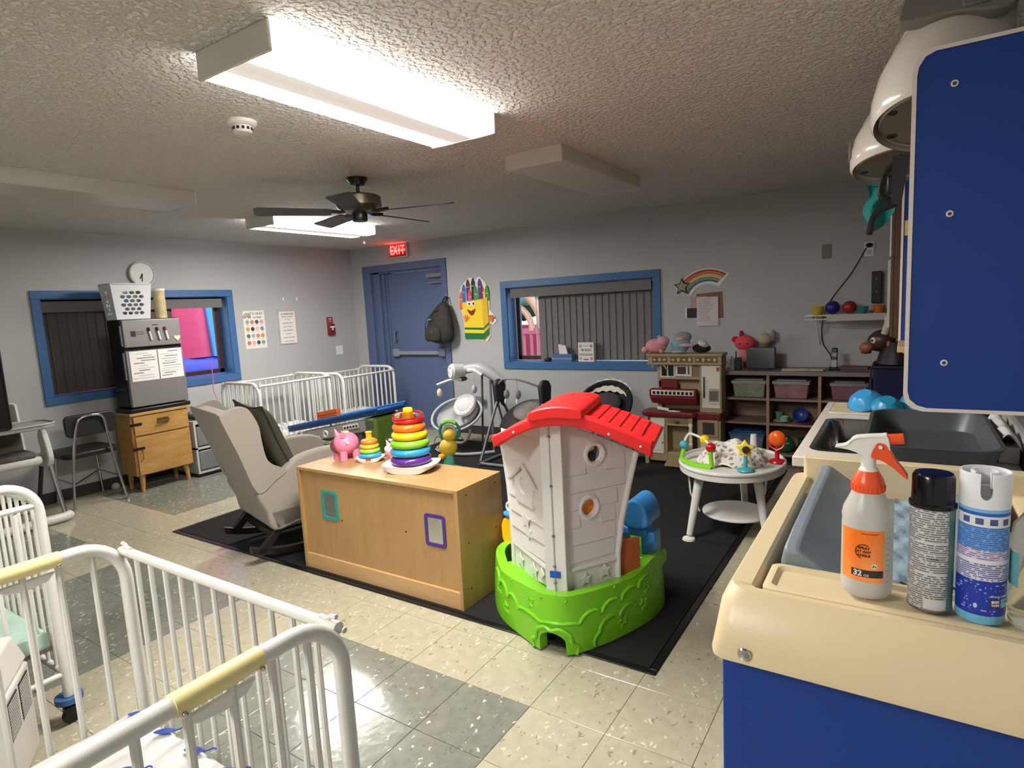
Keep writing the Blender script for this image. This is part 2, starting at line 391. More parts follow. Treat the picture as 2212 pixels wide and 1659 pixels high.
# ------------------------------------------------------------ ceiling lights, fan, detector
def m_diff(nt, b):      # prismatic wrap lens with the two tubes showing through as brighter bands
    b.inputs['Base Color'].default_value = (.85, .85, .8, 1); b.inputs['Roughness'].default_value = .5
    tc = nt.nodes.new('ShaderNodeTexCoord'); s = nt.nodes.new('ShaderNodeSeparateXYZ'); nt.links.new(tc.outputs['Object'], s.inputs[0])
    a = nt.nodes.new('ShaderNodeMath'); a.operation = 'ABSOLUTE'; nt.links.new(s.outputs['X'], a.inputs[0])
    c = nt.nodes.new('ShaderNodeMapRange'); c.inputs['From Min'].default_value = 0; c.inputs['From Max'].default_value = .19; nt.links.new(a.outputs[0], c.inputs['Value'])
    rp = nt.nodes.new('ShaderNodeValToRGB'); e = rp.color_ramp.elements
    while len(e) < 6: e.new(.5)
    for k, (p_, v) in enumerate(((0, .0016), (.30, .002), (.44, 1.0), (.56, 1.0), (.70, .006), (1, .05))): e[k].position = p_; e[k].color = (v, v, v, 1)
    nt.links.new(c.outputs[0], rp.inputs[0])
    ml = nt.nodes.new('ShaderNodeMath'); ml.operation = 'MULTIPLY'; ml.inputs[1].default_value = LAMP; nt.links.new(rp.outputs[0], ml.inputs[0])
    nt.links.new(ml.outputs[0], b.inputs['Emission Strength']); b.inputs['Emission Color'].default_value = (1.0, .965, .92, 1)
DIFF_ON = node_mat('lit_diffuser', m_diff)
DIFF_OFF = P((196, 194, 186), .35)
def fixture(label, x, y, on, L=1.16, w=.36):
    t = thing('ceiling_light', label, 'light', (x, y, HC), 0, 'wrap-around ceiling lights')
    h = .085
    part('housing', MB().box(-w/2+.03, w/2-.03, -L/2+.01, L/2-.01, -.03, 0), WHITE, t)
    n = 6; prof = [(-w/2, 0)]+[(-w/2+.012*(1-cos(pi/2*i/n)), -h+.012-.012*sin(pi/2*i/n)) for i in range(n+1)]
    prof += [(-p[0], p[1]) for p in reversed(prof)]
    part('diffuser', MB().loft([[V((p[0], yy, p[1])) for p in prof] for yy in (-L/2+.012, L/2-.012)], cap=False, closed=False), DIFF_ON if on else DIFF_OFF, t)
    for s_ in (-1, 1):
        y0 = s_*(L/2-.006)
        part('end_plate', MB().box(-w/2-.004, w/2+.004, y0-.006, y0+.006, -h-.004, 0), P((214, 212, 205), .45), t, bev=.003)
    return t
F1 = fixture('large lit ceiling light nearest the camera', .015, .02, True)
F2 = fixture('unlit white ceiling light right of the ceiling fan', 0.0, 1.83, False)
F3 = fixture('lit ceiling light behind the ceiling fan blades', -2.78, 2.03, True)
F4 = fixture('unlit long ceiling light at the upper left edge of the picture', -2.36, 0.0, False)
F5 = fixture('lit ceiling light above the cribs behind the camera', .3, -2.75, True)
t = thing('smoke_detector', 'round white smoke detector on the textured ceiling beside the large lit light', 'detector', (-.68, -.065, HC))
part('base', MB().lathe([(.062, 0), (.062, -.012), (.055, -.018), (.048, -.022)]), WHITE, t)
part('sensor_cap', MB().lathe([(.04, -.02), (.04, -.045), (.036, -.05), (.001, -.052)]), WHITE, t)
for k in range(12):
    a = 2*pi*k/12; part('slot', MB().cb((.0395*cos(a), .0395*sin(a), -.034), (.005, .011, .012), (0, 0, a)), BLACK, t, sm=False)
fan = thing('ceiling_fan', 'dark five-blade ceiling fan with pull chain hanging from the ceiling', 'fan', (-1.177, 1.055, HC))
part('canopy', MB().lathe([(.065, 0), (.066, -.01), (.05, -.03), (.045, -.045), (.02, -.05)]), BRONZE, fan)
part('downrod', MB().cyl((0, 0, -.04), (0, 0, -.12), .011), BRONZE, fan)
part('motor_housing', MB().lathe([(.03, -.1), (.125, -.11), (.14, -.12), (.142, -.175), (.13, -.19), (.085, -.215), (.05, -.22)]), mat('fan_metal', (120, 112, 100), .3, .9), fan)
part('switch_housing', MB().lathe([(.045, -.215), (.048, -.225), (.048, -.26), (.043, -.268), (.001, -.27)]), BRONZE, fan)
FB = wood('dark_blade', (48, 40, 36), (66, 56, 50), (8, 1, 1), .45)
for k in range(5):
    a = rad(18+72*k)
    e = V((cos(a), sin(a), 0)); n_ = V((-sin(a), cos(a), 0))
    part('blade_iron', MB().tube([e*.07+V((0, 0, -.2)), e*.12+V((0, 0, -.212)), e*.2+V((0, 0, -.205))], .012, n=6).box(-.01, .01, -.01, .01, -.21, -.2), BRONZE, fan)
    poly = [(.17, -.045), (.2, -.055), (.60, -.068), (.625, -.05), (.625, .05), (.60, .068), (.2, .055), (.17, .045)]
    tilt = rad(11)
    ey = n_*cos(tilt)+V((0, 0, 1))*sin(tilt)
    part('blade', MB().prism(poly, V((0, 0, -.215)), e, ey, V((0, 0, 1)), .006), FB, fan, bev=.002)
part('pull_chain', MB().cyl((.03, -.01, -.26), (.03, -.01, -.40), .0015, n=6), CHROME, fan)
part('chain_knob', MB().ball((.03, -.01, -.405), .009, 8, 6), WHITE, fan)
# ------------------------------------------------------------ exit sign, wall things
t = thing('exit_sign', 'lit red EXIT sign on the wall above the blue door', 'sign', (-3.565, YF, 2.262))
part('sign_body', MB().cb((0, -.02, 0), (.3, .04, .178)), P((200, 196, 190), .4), t, bev=.012)
part('sign_face', MB().cb((0, -.042, 0), (.272, .004, .15)), P((120, 24, 28), .4, emit=(150, 20, 25), es=.35), t)
EM = mat('exit_red_glow', (255, 60, 60), .4, emit=(255, 50, 45), es=7)
for k, ch in enumerate('EXIT'): text('letter', ch, .15, EM, t, (-.094+k*.0635+(k == 3)*-.004, -.046, 0), (pi/2, 0, 0), .002, sx=.66, bold=.004)
lamp = bpy.data.lights.new('exit_glow', 'AREA'); lamp.energy = .7; lamp.color = (1, .12, .1); lamp.shape = 'RECTANGLE'; lamp.size = .25; lamp.size_y = .02
lo = bpy.data.objects.new('exit_glow', lamp); COL.objects.link(lo); lo.location = (-3.565, YF-.06, 2.262); lo.rotation_euler = (rad(115), 0, 0); lo.parent = None
lo['category'] = 'light'; lo['label'] = 'red glow of the EXIT sign'
RY = (pi/2, 0, pi/2)        # text on the left wall, facing +x
def wall_paper(name, label, cat, y, z, h, w, m=None, th=.002):
    t = thing(name, label, cat, (XL, y, z)); part('sheet', MB().box(0, th, -w/2, w/2, -h/2, h/2), m or P((222, 218, 210), .6), t, sm=False); return t
INK = P((30, 30, 32), .7)
t = wall_paper('poster', "white poster with a grey rainbow reading IT'S OKAY to feel above rows of round faces", 'poster', 2.437, 1.39, .425, .27)
text('title', "IT'S OKAY", .038, INK, t, (.003, .03, .178), RY); text('title', 'to feel', .04, INK, t, (.003, .04, .138), RY)
for k, c in enumerate(((150, 140, 132), (176, 160, 150), (120, 112, 108))):
    q = .045-.013*k
    part('rainbow_band', MB().tube([(.004, -.088+q*cos(a), .13+q*sin(a)*1.2) for a in [pi*i/10 for i in range(11)]], .0055, n=5), P(c, .7), t, sm=False)
cols = [(140, 158, 158), (210, 120, 100), (70, 84, 92), (196, 160, 140), (204, 150, 60), (52, 60, 64), (224, 180, 170), (110, 140, 140), (84, 104, 112), (150, 168, 164), (214, 120, 104), (190, 150, 60), (206, 96, 84), (224, 160, 144), (40, 84, 84), (130, 150, 130)]
for k, c in enumerate(cols):
    y, z = -.09+(k % 4)*.06, .085-(k//4)*.078
    part('face_print', MB().cyl((.002, y, z), (.0035, y, z), .0235, n=14), P(c, .7), t, sm=False)
    part('caption', MB().box(.002, .003, y-.014, y+.014, z-.036, z-.031), P((150, 140, 138), .7), t, sm=False)
t = wall_paper('poster', 'framed white typed poster headed CLASSROOM on the wall beside the door corner', 'poster', 2.872, 1.398, .42, .255, P((176, 172, 168), .5), .008)
part('print', MB().box(.008, .010, -.112, .112, -.195, .18), P((224, 220, 214), .6), t, sm=False)
text('title', 'CLASSROOM', .03, INK, t, (.011, 0, .15), RY); text('title', 'BEFORE YOU SPEAK', .0165, INK, t, (.011, 0, .118), RY)
for k, s_ in enumerate(('IS IT TRUE,', 'BE RESPECTFUL,', 'MAKE IT HELPFUL', 'AND INSPIRING', 'BE HONEST', 'WORK TOGETHER', 'ALWAYS BE KIND')):
    text('line', s_, .019 if k % 2 else .015, P((90, 84, 84), .7), t, (.011, 0, .085-.043*k), RY)
for k in range(2):
    y = 2.844+.197*k
    tag(part('wall_hook', MB().ball((0, 0, 0), (.012, .012, .02), 10, 6).cb((.002, 0, .01), (.004, .022, .03)), WHITE, loc=(XL+.002, y, 1.718)), ('left' if k == 0 else 'right')+' one of two small white stick-on hooks above the framed poster', 'hook', 'stick-on hooks')
t = thing('fire_alarm', 'dark red fire alarm pull station on the wall near the corner', 'alarm', (XL, 3.51, 1.37))
RED1 = P((120, 28, 40), .4)
part('sign_plate', MB().box(0, .01, -.05, .05, .03, .115), P((150, 60, 70), .4), t, bev=.003)
part('alarm_body', MB().box(0, .045, -.05, .05, -.115, .025), RED1, t, bev=.008)
part('pull_handle', MB().box(.045, .06, -.035, .035, -.02, -.002).box(.045, .058, -.009, .009, -.055, -.015), WHITE, t, bev=.002)
text('lettering', 'FIRE', .026, WHITE, t, (.011, 0, .088), RY); text('lettering', 'PULL', .018, WHITE, t, (.011, 0, .06), RY)
tag(part('light_switch', MB().box(0, .006, -.055, .055, -.06, .06).box(.006, .012, -.028, -.01, -.012, .012).box(.006, .012, .01, .028, -.012, .012), WHITE, loc=(XL, 3.63, 1.05), bev=.002), 'white light switch plate below the red fire alarm', 'switch')
t = thing('wall_clock', 'round white wall clock on the left wall above the laundry basket', 'clock', (XL, 1.275, 1.993))
part('rim', MB().lathe([(.105, 0), (.118, .01), (.118, .035), (.108, .04), (.103, .03)], ax=(1, 0, 0)), P((206, 204, 198), .35), t)
part('dial', MB().cyl((.001, 0, 0), (.024, 0, 0), .106, n=32), P((226, 224, 214), .12, coat=.6), t)
for k in range(12):
    a = pi/2-2*pi*k/12; part('numeral', MB().cb((.026, .083*cos(a), .083*sin(a)), (.004, .010, .022), (a-pi/2, 0, 0)), INK, t, sm=False)
part('hour_hand', MB().cb((.029, -.012, -.022), (.003, .012, .055), (rad(-28), 0, 0)), INK, t, sm=False)
part('minute_hand', MB().cb((.032, -.005, -.035), (.003, .008, .078), (rad(-8), 0, 0)), INK, t, sm=False)

# ------------------------------------------------------------ outside the windows
struct('ground', MB().box(-14, 8, YF+WT, 16, -.3, -.1).box(-16, XL-WT, -6, 16, -.3, -.1), mat('grass', (110, 130, 84), .9, noise=.3))
t = thing('bounce_house', 'pink inflatable with a blue stripe and purple base seen through the window', 'inflatable', (-7.2, 3.3, -.1))
PK = mat('pink_vinyl', (232, 84, 122), .35, bump=.9, bscale=5); PU = mat('purple_vinyl', (84, 84, 214), .35, bump=.9, bscale=6); SB = P((84, 168, 240), .35)
for k in range(7):
    part('air_tube', MB().cyl((0, -2.4+k*.75, 1.1), (0, -2.4+k*.75, 3.6), .38, n=20), PK, t)
part('stripe', MB().hexa([(.40, .02, 1.1), (.40, .17, 1.1), (.30, .17, 1.1), (.30, .02, 1.1)], [(.40, -.17, 3.6), (.40, -.02, 3.6), (.30, -.02, 3.6), (.30, -.17, 3.6)]), SB, t)
part('base_tube', MB().box(-.6, .42, -3, 2.8, 0, 1.13), PU, t, bev=.2, seg=4)
t = thing('playground_set', 'pink playground climber with teal roofs seen through the far window', 'playground', (-4.4, 7.6, -.46))
PINK = P((214, 110, 130), .4); TEAL = P((110, 206, 206), .4); PEACH = P((226, 170, 140), .4)
part('panel', MB().box(-.8, .8, 0, .08, .6, .7).box(-.8, .8, 0, .08, 1.45, 1.55), PINK, t)
for k in range(11): part('baluster', MB().cyl((-.78+k*.156, .04, .65), (-.78+k*.156, .04, 1.5), .03, n=8), PINK, t)
part('lower_panel', MB().box(-.85, .85, 0, .06, .0, .65), PINK, t)
part('back_panel', MB().box(-.85, .85, .5, .56, .0, 1.6), P((196, 84, 108), .5), t)
part('roof_dome', MB().ball((.25, .3, 2.18), (.5, .4, .22), 18, 10), TEAL, t)
part('arch', MB().tube(arc((0, .04, 1.55), .72, 0, pi, 18), .09, n=10).tube(arc((0, .04, 1.5), .5, 0, pi, 14), .06, n=8), PEACH, t)
part('roof', MB().lathe([(.95, 2.35), (.9, 2.5), (.5, 2.75), (.05, 2.85)], c=(-.15, .4, 0)).lathe([(.6, 1.95), (.5, 2.1), (.1, 2.25)], c=(-.9, .2, 0)), TEAL, t)
part('post', MB().cyl((.85, 0, 0), (.85, 0, 2.5), .06).cyl((-.85, 0, 0), (-.85, 0, 2.5), .06), PEACH, t)
tr = thing('tree', 'dark leafy tree behind the playground seen through the far window', 'tree', (-6.5, 12.5, -.1))
part('trunk', MB().cyl((0, 0, 0), (0, 0, 2), .18, .12), P((70, 54, 40), .8), tr)
mb = MB()
for k in range(60):
    a = random.uniform(0, 2*pi); q = random.uniform(0, 1.9); mb.ball((q*cos(a), q*sin(a), random.uniform(1.6, 4.4)), random.uniform(.3, .6), 8, 6)
part('foliage', mb, mat('leaves', (52, 74, 58), .9, noise=.5, nscale=6, bump=1, bscale=8), tr)
# ------------------------------------------------------------ helper: flat plate with real holes
def plate(outer, holes, th, fn=None):
    cu = bpy.data.curves.new('plate', 'CURVE'); cu.dimensions = '2D'; cu.fill_mode = 'BOTH'; cu.extrude = th/2
    for poly in [outer]+list(holes):
        s = cu.splines.new('POLY'); s.points.add(len(poly)-1); s.use_cyclic_u = True
        for p, q in zip(s.points, poly): p.co = (q[0], q[1], 0, 1)
    tmp = bpy.data.objects.new('plate', cu); COL.objects.link(tmp)
    me = bpy.data.meshes.new_from_object(tmp.evaluated_get(bpy.context.evaluated_depsgraph_get()))
    bpy.data.objects.remove(tmp, do_unlink=True)
    bm = bmesh.new(); bm.from_mesh(me); bmesh.ops.remove_doubles(bm, verts=bm.verts, dist=1e-5)
    if fn:
        for v in bm.verts: v.co = fn(v.co)
    bmesh.ops.recalc_face_normals(bm, faces=bm.faces); bm.to_mesh(me); bm.free(); return me
def circ(cx, cy, q, n=20, sy=1): return [(cx+q*cos(2*pi*i/n), cy+q*sy*sin(2*pi*i/n)) for i in range(n)]
# ------------------------------------------------------------ black mat
CARP = mat('black_mat_pile', (22, 21, 21), .95, noise=.35, nscale=30, bump=.6, bscale=400)
t = thing('floor_mat', 'large black carpet mat with a rubber edge under the toys and armchair', 'mat', (-.86, 2.0, 0))
part('pile', MB().box(-1.78, 1.78, -1.575, 1.60, .001, .010), CARP, t, sm=False)
part('rubber_edge', MB().box(-1.81, 1.815, -1.605, -1.575, .001, .007).box(-1.81, 1.815, 1.60, 1.63, .001, .007).box(-1.81, -1.78, -1.575, 1.6, .001, .007).box(1.78, 1.815, -1.575, 1.6, .001, .007), mat('black_rubber', (20, 20, 22), .3), t, bev=.003)
# ------------------------------------------------------------ cribs
def sheet(base, c2, sc, nm):
    def fn(nt, b):
        v = tex(nt, 'Voronoi', sc); v.feature = 'DISTANCE_TO_EDGE'
        nt.links.new(ramp(nt, v.outputs['Distance'], [(.03, c2), (.07, base)]), b.inputs['Base Color']); b.inputs['Roughness'].default_value = .85
    return node_mat(nm, fn)
S_WH = mat('white_cotton', (178, 176, 172), .85, bump=.3, bscale=40); S_MINT = mat('mint_cotton', (176, 204, 190), .85, noise=.08, bump=.4, bscale=14)
S_PAT = sheet((214, 212, 206), (120, 122, 124), 22, 'patterned_cotton')
YEL = P((226, 212, 150), .35)
def crib(label, loc, rz, L, w, h, sm, zr, handles=(), drop=0, mz=.42, guard=False):
    t = thing('crib', label, 'crib', loc, rz)
    q = .0165; R = .11
    for x in (0, L):
        pth = [V((x, 0, .11))]+[V((x, R-R*cos(a), h-q-R+R*sin(a))) for a in [pi/2*i/8 for i in range(9)]]+[V((x, w-R+R*sin(a), h-q-R+R*cos(a))) for a in [pi/2*i/8 for i in range(9)]]+[V((x, w, .11))]
        part('end_frame', MB().tube(pth, q, 12), CRIB, t)
        top = h-q
        if drop: part('end_rail', MB().cyl((x, 0, h-drop), (x, w, h-drop), .011, n=10), CRIB, t); top = h-drop
        part('end_rail', MB().cyl((x, 0, .2), (x, w, .2), .011, n=10), CRIB, t)
        nb = 7
        for k in range(nb):
            y = w*(k+1)/(nb+1); tt = top-(0.016 if k in (0, nb-1) else 0)
            part('bar', MB().cyl((x, y, .2), (x, y, tt), .0078, n=8), CRIB, t)
        for y in (0, w):
            part('caster', MB().cyl((x, y, .06), (x, y, .11), .012, n=8).cyl((x-.011, y, .03), (x+.011, y, .03), .03, n=16).box(x-.016, x+.016, y-.022, y+.022, .04, .07), BLACK, t, bev=.003)
            if guard: part('wheel_guard', MB().lathe([(.02, .085), (.046, .09), (.046, .112), (.02, .108)], c=(x, y, 0), n=16), P((58, 96, 150), .4), t)
    for y in (0, w):
        part('side_rail', MB().cyl((-.0, y, zr), (L, y, zr), .0125, n=10), CRIB, t)
        part('side_rail', MB().cyl((-.0, y, .2), (L, y, .2), .0125, n=10), CRIB, t)
        for x, s_ in ((.012, 1), (L-.012, -1)):
            part('bracket', MB().tube([(x-.008*s_, y, zr+.022), (x+.008*s_, y, zr+.02), (x+.022*s_, y, zr+.012), (x+.04*s_, y, zr+.013)], .005, n=6), CRIB, t)
            part('bolt', MB().cyl((x-s_*.03, y, zr), (x-s_*.027, y, zr), .006, n=8), CRIB, t)
        nb = int(L/.068)
        for k in range(1, nb):
            part('bar', MB().cyl((L*k/nb, y, .2), (L*k/nb, y, zr), .0068, n=8), CRIB, t)
    part('mattress_deck', MB().box(.02, L-.02, .02, w-.02, mz-.1, mz-.085), P((120, 100, 86), .6), t)
    n = 22
    def fn(a, b):
        x = .025+a*(L-.05); y = .025+b*(w-.05); e = min(a, 1-a, b, 1-b)
        return (x, y, mz-.075*max(0, 1-e/.05)**2+.007*sin(x*30+y*22+sin(y*12)*1.6)*min(1, e*8))
    mb = MB().grid(n*2, n, fn); mb.box(.026, L-.026, .026, w-.026, mz-.085, mz-.03)
    part('mattress', mb, sm, t)
    for x, yy in handles:
        part('handle', MB().tube([(x, yy-.075, h-q), (x, yy+.075, h-q)], .0192, 14), YEL, t, label='pale yellow grip sleeve on the top tube')
        part('latch_lever', MB().prism([(-.062, 0), (.062, 0), (.045, -.018), (.0, -.026), (-.045, -.018)], (x-.006, yy, h-.045), (0, 1, 0), (0, 0, 1), (1, 0, 0), .012), WHITE, t, bev=.003)
        part('screw', MB().ball((x+.02, yy-.066, h-.028), .005, 8, 6), CHROME, t); part('screw', MB().ball((x+.02, yy+.066, h-.028), .005, 8, 6), CHROME, t)
    return t
c1 = crib('white metal crib nearest the camera with yellow grips and a blue whale print sheet', (-.03, -1.62, 0), 0, .87, .6, .935, S_WH, .885, ((.87, .355), (0, .38)), mz=.46)
def whale(cx, cy, a, s_):
    body = spline([(-.030, .0), (-.012, .013), (.012, .013), (.028, .004), (.016, -.007), (-.010, -.008)], 4, True)
    tail = spline([(.020, .004), (.036, .007), (.046, .018), (.056, .016)], 4)
    R = Matrix.Rotation(a, 3, 'Z'); mb = MB()
    top = [R @ (V((p[0], p[1], 0))*s_)+V((cx, cy, .4685)) for p in [tuple(v)[:2] if len(v) > 2 else (v.x, v.y) for v in body]]
    mb.loft([top, [p+V((0, 0, .0012)) for p in top]])
    mb.tube([R @ (V((p.x, p.y, 0))*s_)+V((cx, cy, .469)) for p in tail], .0022*s_, 5); return mb
spline_ = spline
def spline(pts, n=6, closed=False): return spline_([(*p, 0) if len(p) == 2 else p for p in pts], n, closed)
WB = P((44, 66, 140), .8)
for k in range(5):
    for j in range(6):
        part('whale_print', whale(.1+j*.135+(k % 2)*.06, .08+k*.115, .35+(k+j) % 3*.12, .92), WB, c1, sm=False)
c2 = crib('white metal crib at the left edge with a mint sheet and blue wheel guards', (-1.76, -1.52, 0), 0, .871, .6, .965, S_MINT, .87, (), .1, mz=.40, guard=True)
c3 = crib('white metal crib against the left wall under the posters', (-3.55, 1.80, 0), pi/2, .87, .62, .885, S_PAT, .845, (), mz=.33)
c4 = crib('white metal crib in the corner beside the blue door', (-3.52, 2.84, 0), pi/2, .80, .62, .86, S_PAT, .80, (), mz=.33)
# ------------------------------------------------------------ portable air unit between the near cribs
t = thing('air_conditioner', 'white portable air unit with slotted vents between the two nearest cribs', 'air unit', (-.83, -1.04, 0), atan2(-.51, .86))
fp = lambda i, z: [V((i*.5, -i, z)), V((.4-i, -i, z)), V((.4-i, -.32+i, z)), V((.15, -.32+i, z)), V((i*.5, -.09, z))]
part('body', MB().loft([fp(0, .02), fp(0, .34)]).loft([fp(.008, .335), fp(.008, .355)]).loft([fp(0, .35), fp(.03, .45)]), P((196, 192, 184), .45), t, bev=.012, seg=3)
for k in range(2):
    x0 = .035+.125*k
    part('vent_recess', MB().box(x0, x0+.1, -.003, .003, .19, .32), BLACK, t, sm=False)
    for j in range(14):
        part('louver', MB().box(x0, x0+.1, -.001, .0042, .192+j*.009, .1945+j*.009), P((190, 186, 178), .45), t, sm=False)
part('foot', MB().box(.02, .06, -.06, -.02, 0, .02), BLACK, t); part('foot', MB().box(.34, .38, -.30, -.26, 0, .02), BLACK, t)
part('foot', MB().box(.34, .38, -.06, -.02, 0, .02), BLACK, t); part('foot', MB().box(.16, .2, -.30, -.26, 0, .02), BLACK, t)
# ------------------------------------------------------------ television on the left edge
t = thing('television', 'black flat television on a stand at the left edge behind the crib', 'television', (-2.1, -1.3, 0))
part('screen', MB().cb((0, .20, 1.35), (.05, 1.0, .71)), P((8, 8, 10), .25), t, bev=.02, seg=4)
part('stand', MB().cyl((-.04, .1, .03), (-.04, .1, 1.2), .03), BLACK, t)
part('stand_foot', MB().cb((-.04, .1, .015), (.4, .5, .03)), BLACK, t)
# ------------------------------------------------------------ high chair
t = thing('high_chair', 'white high chair with a grey tray standing left of the black chair', 'high chair', (-3.95, -.12, 0))
WH = P((206, 204, 198), .35)
for s_ in (-1, 1):
    y = .27*s_-.02
    part('leg', MB().cyl((.06, y, .5), (.17, y+.02*s_, .06), .016), CHROME, t)
    part('leg', MB().cyl((-.06, y, .5), (-.33, y+.02*s_, .06), .016), DARK, t)
    part('side_frame', MB().prism(spline([(-.16, .44), (.05, .43), (.12, .5), (.10, .60), (.06, .70), (.0, .73), (-.04, .66), (-.02, .55), (-.16, .52)], 4, True), (0, y-.02, 0), (1, 0, 0), (0, 0, 1), (0, 1, 0), .04), WH, t, bev=.008)
part('foot_bar', MB().tube([(.17, -.34, .04), (.2, -.3, .04), (.2, .26, .04), (.17, .30, .04)], .035, 10), WH, t)
part('foot_bar', MB().tube([(-.33, -.3, .03), (-.36, -.26, .03), (-.36, .22, .03), (-.33, .26, .03)], .03, 10), WH, t)
part('seat', MB().cb((-.05, -.02, .5), (.3, .46, .07)).cb((-.19, -.02, .72), (.06, .42, .45), (0, rad(-8), 0)), WH, t, bev=.03, seg=3)
part('seat_pad', MB().cb((-.04, -.02, .55), (.28, .38, .05)).cb((-.15, -.02, .74), (.05, .36, .4), (0, rad(-8), 0)), mat('grey_seat_cloth', (96, 90, 82), .8, noise=.3, nscale=20), t, bev=.02, seg=3)
part('tray', MB().prism([(p[0], p[1]) for p in rrect(.36, .62, .12, 6)], (.08, -.02, .76), (1, 0, 0), (0, 1, 0), (0, 0, 1), .03), P((158, 156, 150), .4), t, bev=.008)
part('tray_rim', MB().tube([(p[0]+.08, p[1]-.02, .795) for p in rrect(.36, .62, .12, 6)], .008, 8, closed=True), P((176, 174, 168), .4), t)
# ------------------------------------------------------------ black chair with chrome frame
t = thing('stacking_chair', 'black chair with a chrome frame standing under the left wall window', 'chair', (-4.17, .49, 0))
for y0, y1, x1 in ((-.17, -.2, .19), (.17, .17, .24)): pass
part('back_frame', MB().tube(spline([(.18, -.20, .0), (.19, -.16, .42), (.21, -.115, .70), (.21, -.07, .765), (.215, 0, .78), (.21, .07, .765), (.21, .10, .70), (.2, .13, .42), (.23, .19, .0)], 5), .011, 10), CHROME, t)
part('leg', MB().cyl((-.2, -.15, .42), (-.23, -.17, 0), .0095, n=10), CHROME, t); part('leg', MB().cyl((-.2, .16, .42), (-.23, .19, 0), .0095, n=10), CHROME, t)
for a, b in (((.19, -.175, .22), (-.215, -.16, .22)), ((.212, .15, .22), (-.215, .17, .22)), ((.19, -.175, .22), (-.215, .17, .22))):
    part('stretcher', MB().cyl(a, b, .006, n=8), CHROME, t)
part('seat', MB().prism([(p[0], p[1]) for p in rrect(.42, .42, .1, 6)], (-.03, 0, .425), (1, 0, 0), (0, 1, 0), (0, 0, 1), .05), mat('black_vinyl', (26, 25, 27), .42), t, bev=.015, seg=3)
part('backrest', MB().prism([(p[0], p[1]) for p in rrect(.38, .18, .04, 5)], (.165, .0, .70), (0, 1, 0), (-.1, 0, 1), (1, 0, 0), .032), MATS['black_vinyl'], t, bev=.01, seg=3)
for x, y in ((.18, -.2), (.23, .19), (-.23, -.17), (-.23, .19)): part('glide', MB().lathe([(.016, 0), (.018, .006), (.011, .02)], c=(x, y, 0), n=12), CHROME, t)
tag(part('toy_ball', MB().ball((0, 0, .035), .035), P((170, 168, 164), .4), loc=(-4.34, .76, 0)), 'small pale ball on the floor beneath the black chair', 'ball')
# ------------------------------------------------------------ oak cabinet, small fridge and things on it
t = thing('oak_cabinet', 'light oak cabinet on short legs carrying the small steel fridge', 'cabinet', (-4.19, 1.06, 0))
part('carcass', MB().box(-.08, .19, -.255, .255, .15, .70), OAK, t, bev=.004)
part('top', MB().box(-.09, .22, -.265, .265, .70, .725), OAK, t, bev=.004)
part('drawer', MB().box(.19, .21, -.235, .25, .52, .695), OAK, t, bev=.003); part('handle', MB().tube([(.21, -.03, .635), (.235, -.04, .615), (.235, .07, .625), (.21, .06, .645)], .005, 6).box(.211, .214, -.035, .065, .60, .65), mat('brass', (150, 124, 80), .35, .9), t)
part('door', MB().box(.19, .21, -.235, .25, .16, .505), OAK, t, bev=.003); part('handle', MB().tube([(.21, -.2, .30), (.23, -.2, .31), (.23, -.2, .38), (.21, -.2, .39)], .004, 6), MATS['brass'], t)
for z in (.405, .625): part('hinge', MB().box(.205, .218, -.27, -.17, z-.012, z+.012), BLACK, t, bev=.004)
for x in (-.05, .16):
    for y in (-.2, .2): part('leg', MB().cyl((x, y, .15), (x*1.05, y*1.05, 0), .026, .015, n=12), OAK, t)
t = thing('mini_fridge', 'small steel two-door fridge with notes and pens standing on the oak cabinet', 'fridge', (-4.2, 1.09, .725))
part('body', MB().box(-.06, .17, -.255, .255, .045, .835), P((16, 16, 18), .35), t, bev=.01)
part('base', MB().box(-.07, .22, -.275, .265, 0, .04), P((20, 20, 22), .4), t, bev=.012)
FS = mat('steel_door', (150, 146, 144), .38, .55, noise=.05, nscale=3)
part('freezer_door', MB().box(.175, .215, -.252, .252, .585, .83), FS, t, bev=.008); part('fridge_door', MB().box(.175, .215, -.252, .252, .05, .555), FS, t, bev=.008)
part('gasket', MB().box(.165, .19, -.25, .25, .55, .59), BLACK, t)
part('handle', MB().box(.18, .2, -.27, -.252, .3, .54), P((110, 110, 112), .4), t, bev=.004); part('handle', MB().box(.18, .2, -.27, -.252, .6, .78), P((110, 110, 112), .4), t, bev=.004)
part('wall_label', MB().box(.2155, .217, -.19, -.15, .68, .73), P((40, 38, 40), .5), t); 
for k in range(2): part('label_line', MB().box(.2155, .2165, -.145, -.08, .715-.018*k, .722-.018*k), P((70, 66, 68), .6), t)
part('badge', MB().box(.2155, .217, .0, .05, .772, .780), INK, t)
PAPER = P((222, 218, 214), .7)
for k, (y, w_, nm) in enumerate(((-.11, .235, 'left'), (.125, .215, 'right'))):
    p = thing('note_sheet', nm+' handwritten paper note taped to the lower fridge door', 'paper', (-3.983, 1.09+y, .725+.42), 0, 'notes on the fridge')
    part('sheet', MB().box(0, .0015, -w_/2, w_/2, -.14, .13), PAPER, p, sm=False)
    for j in range(11):
        ln = random.uniform(.3, .85)*w_; y0 = random.uniform(-w_/2+.01, w_/2-.01-ln)
        part('writing', MB().box(.0015, .0022, y0, y0+ln, .105-.022*j, .105-.022*j+random.choice((.003, .005, .008))), P((120, 114, 116), .8), p, sm=False)
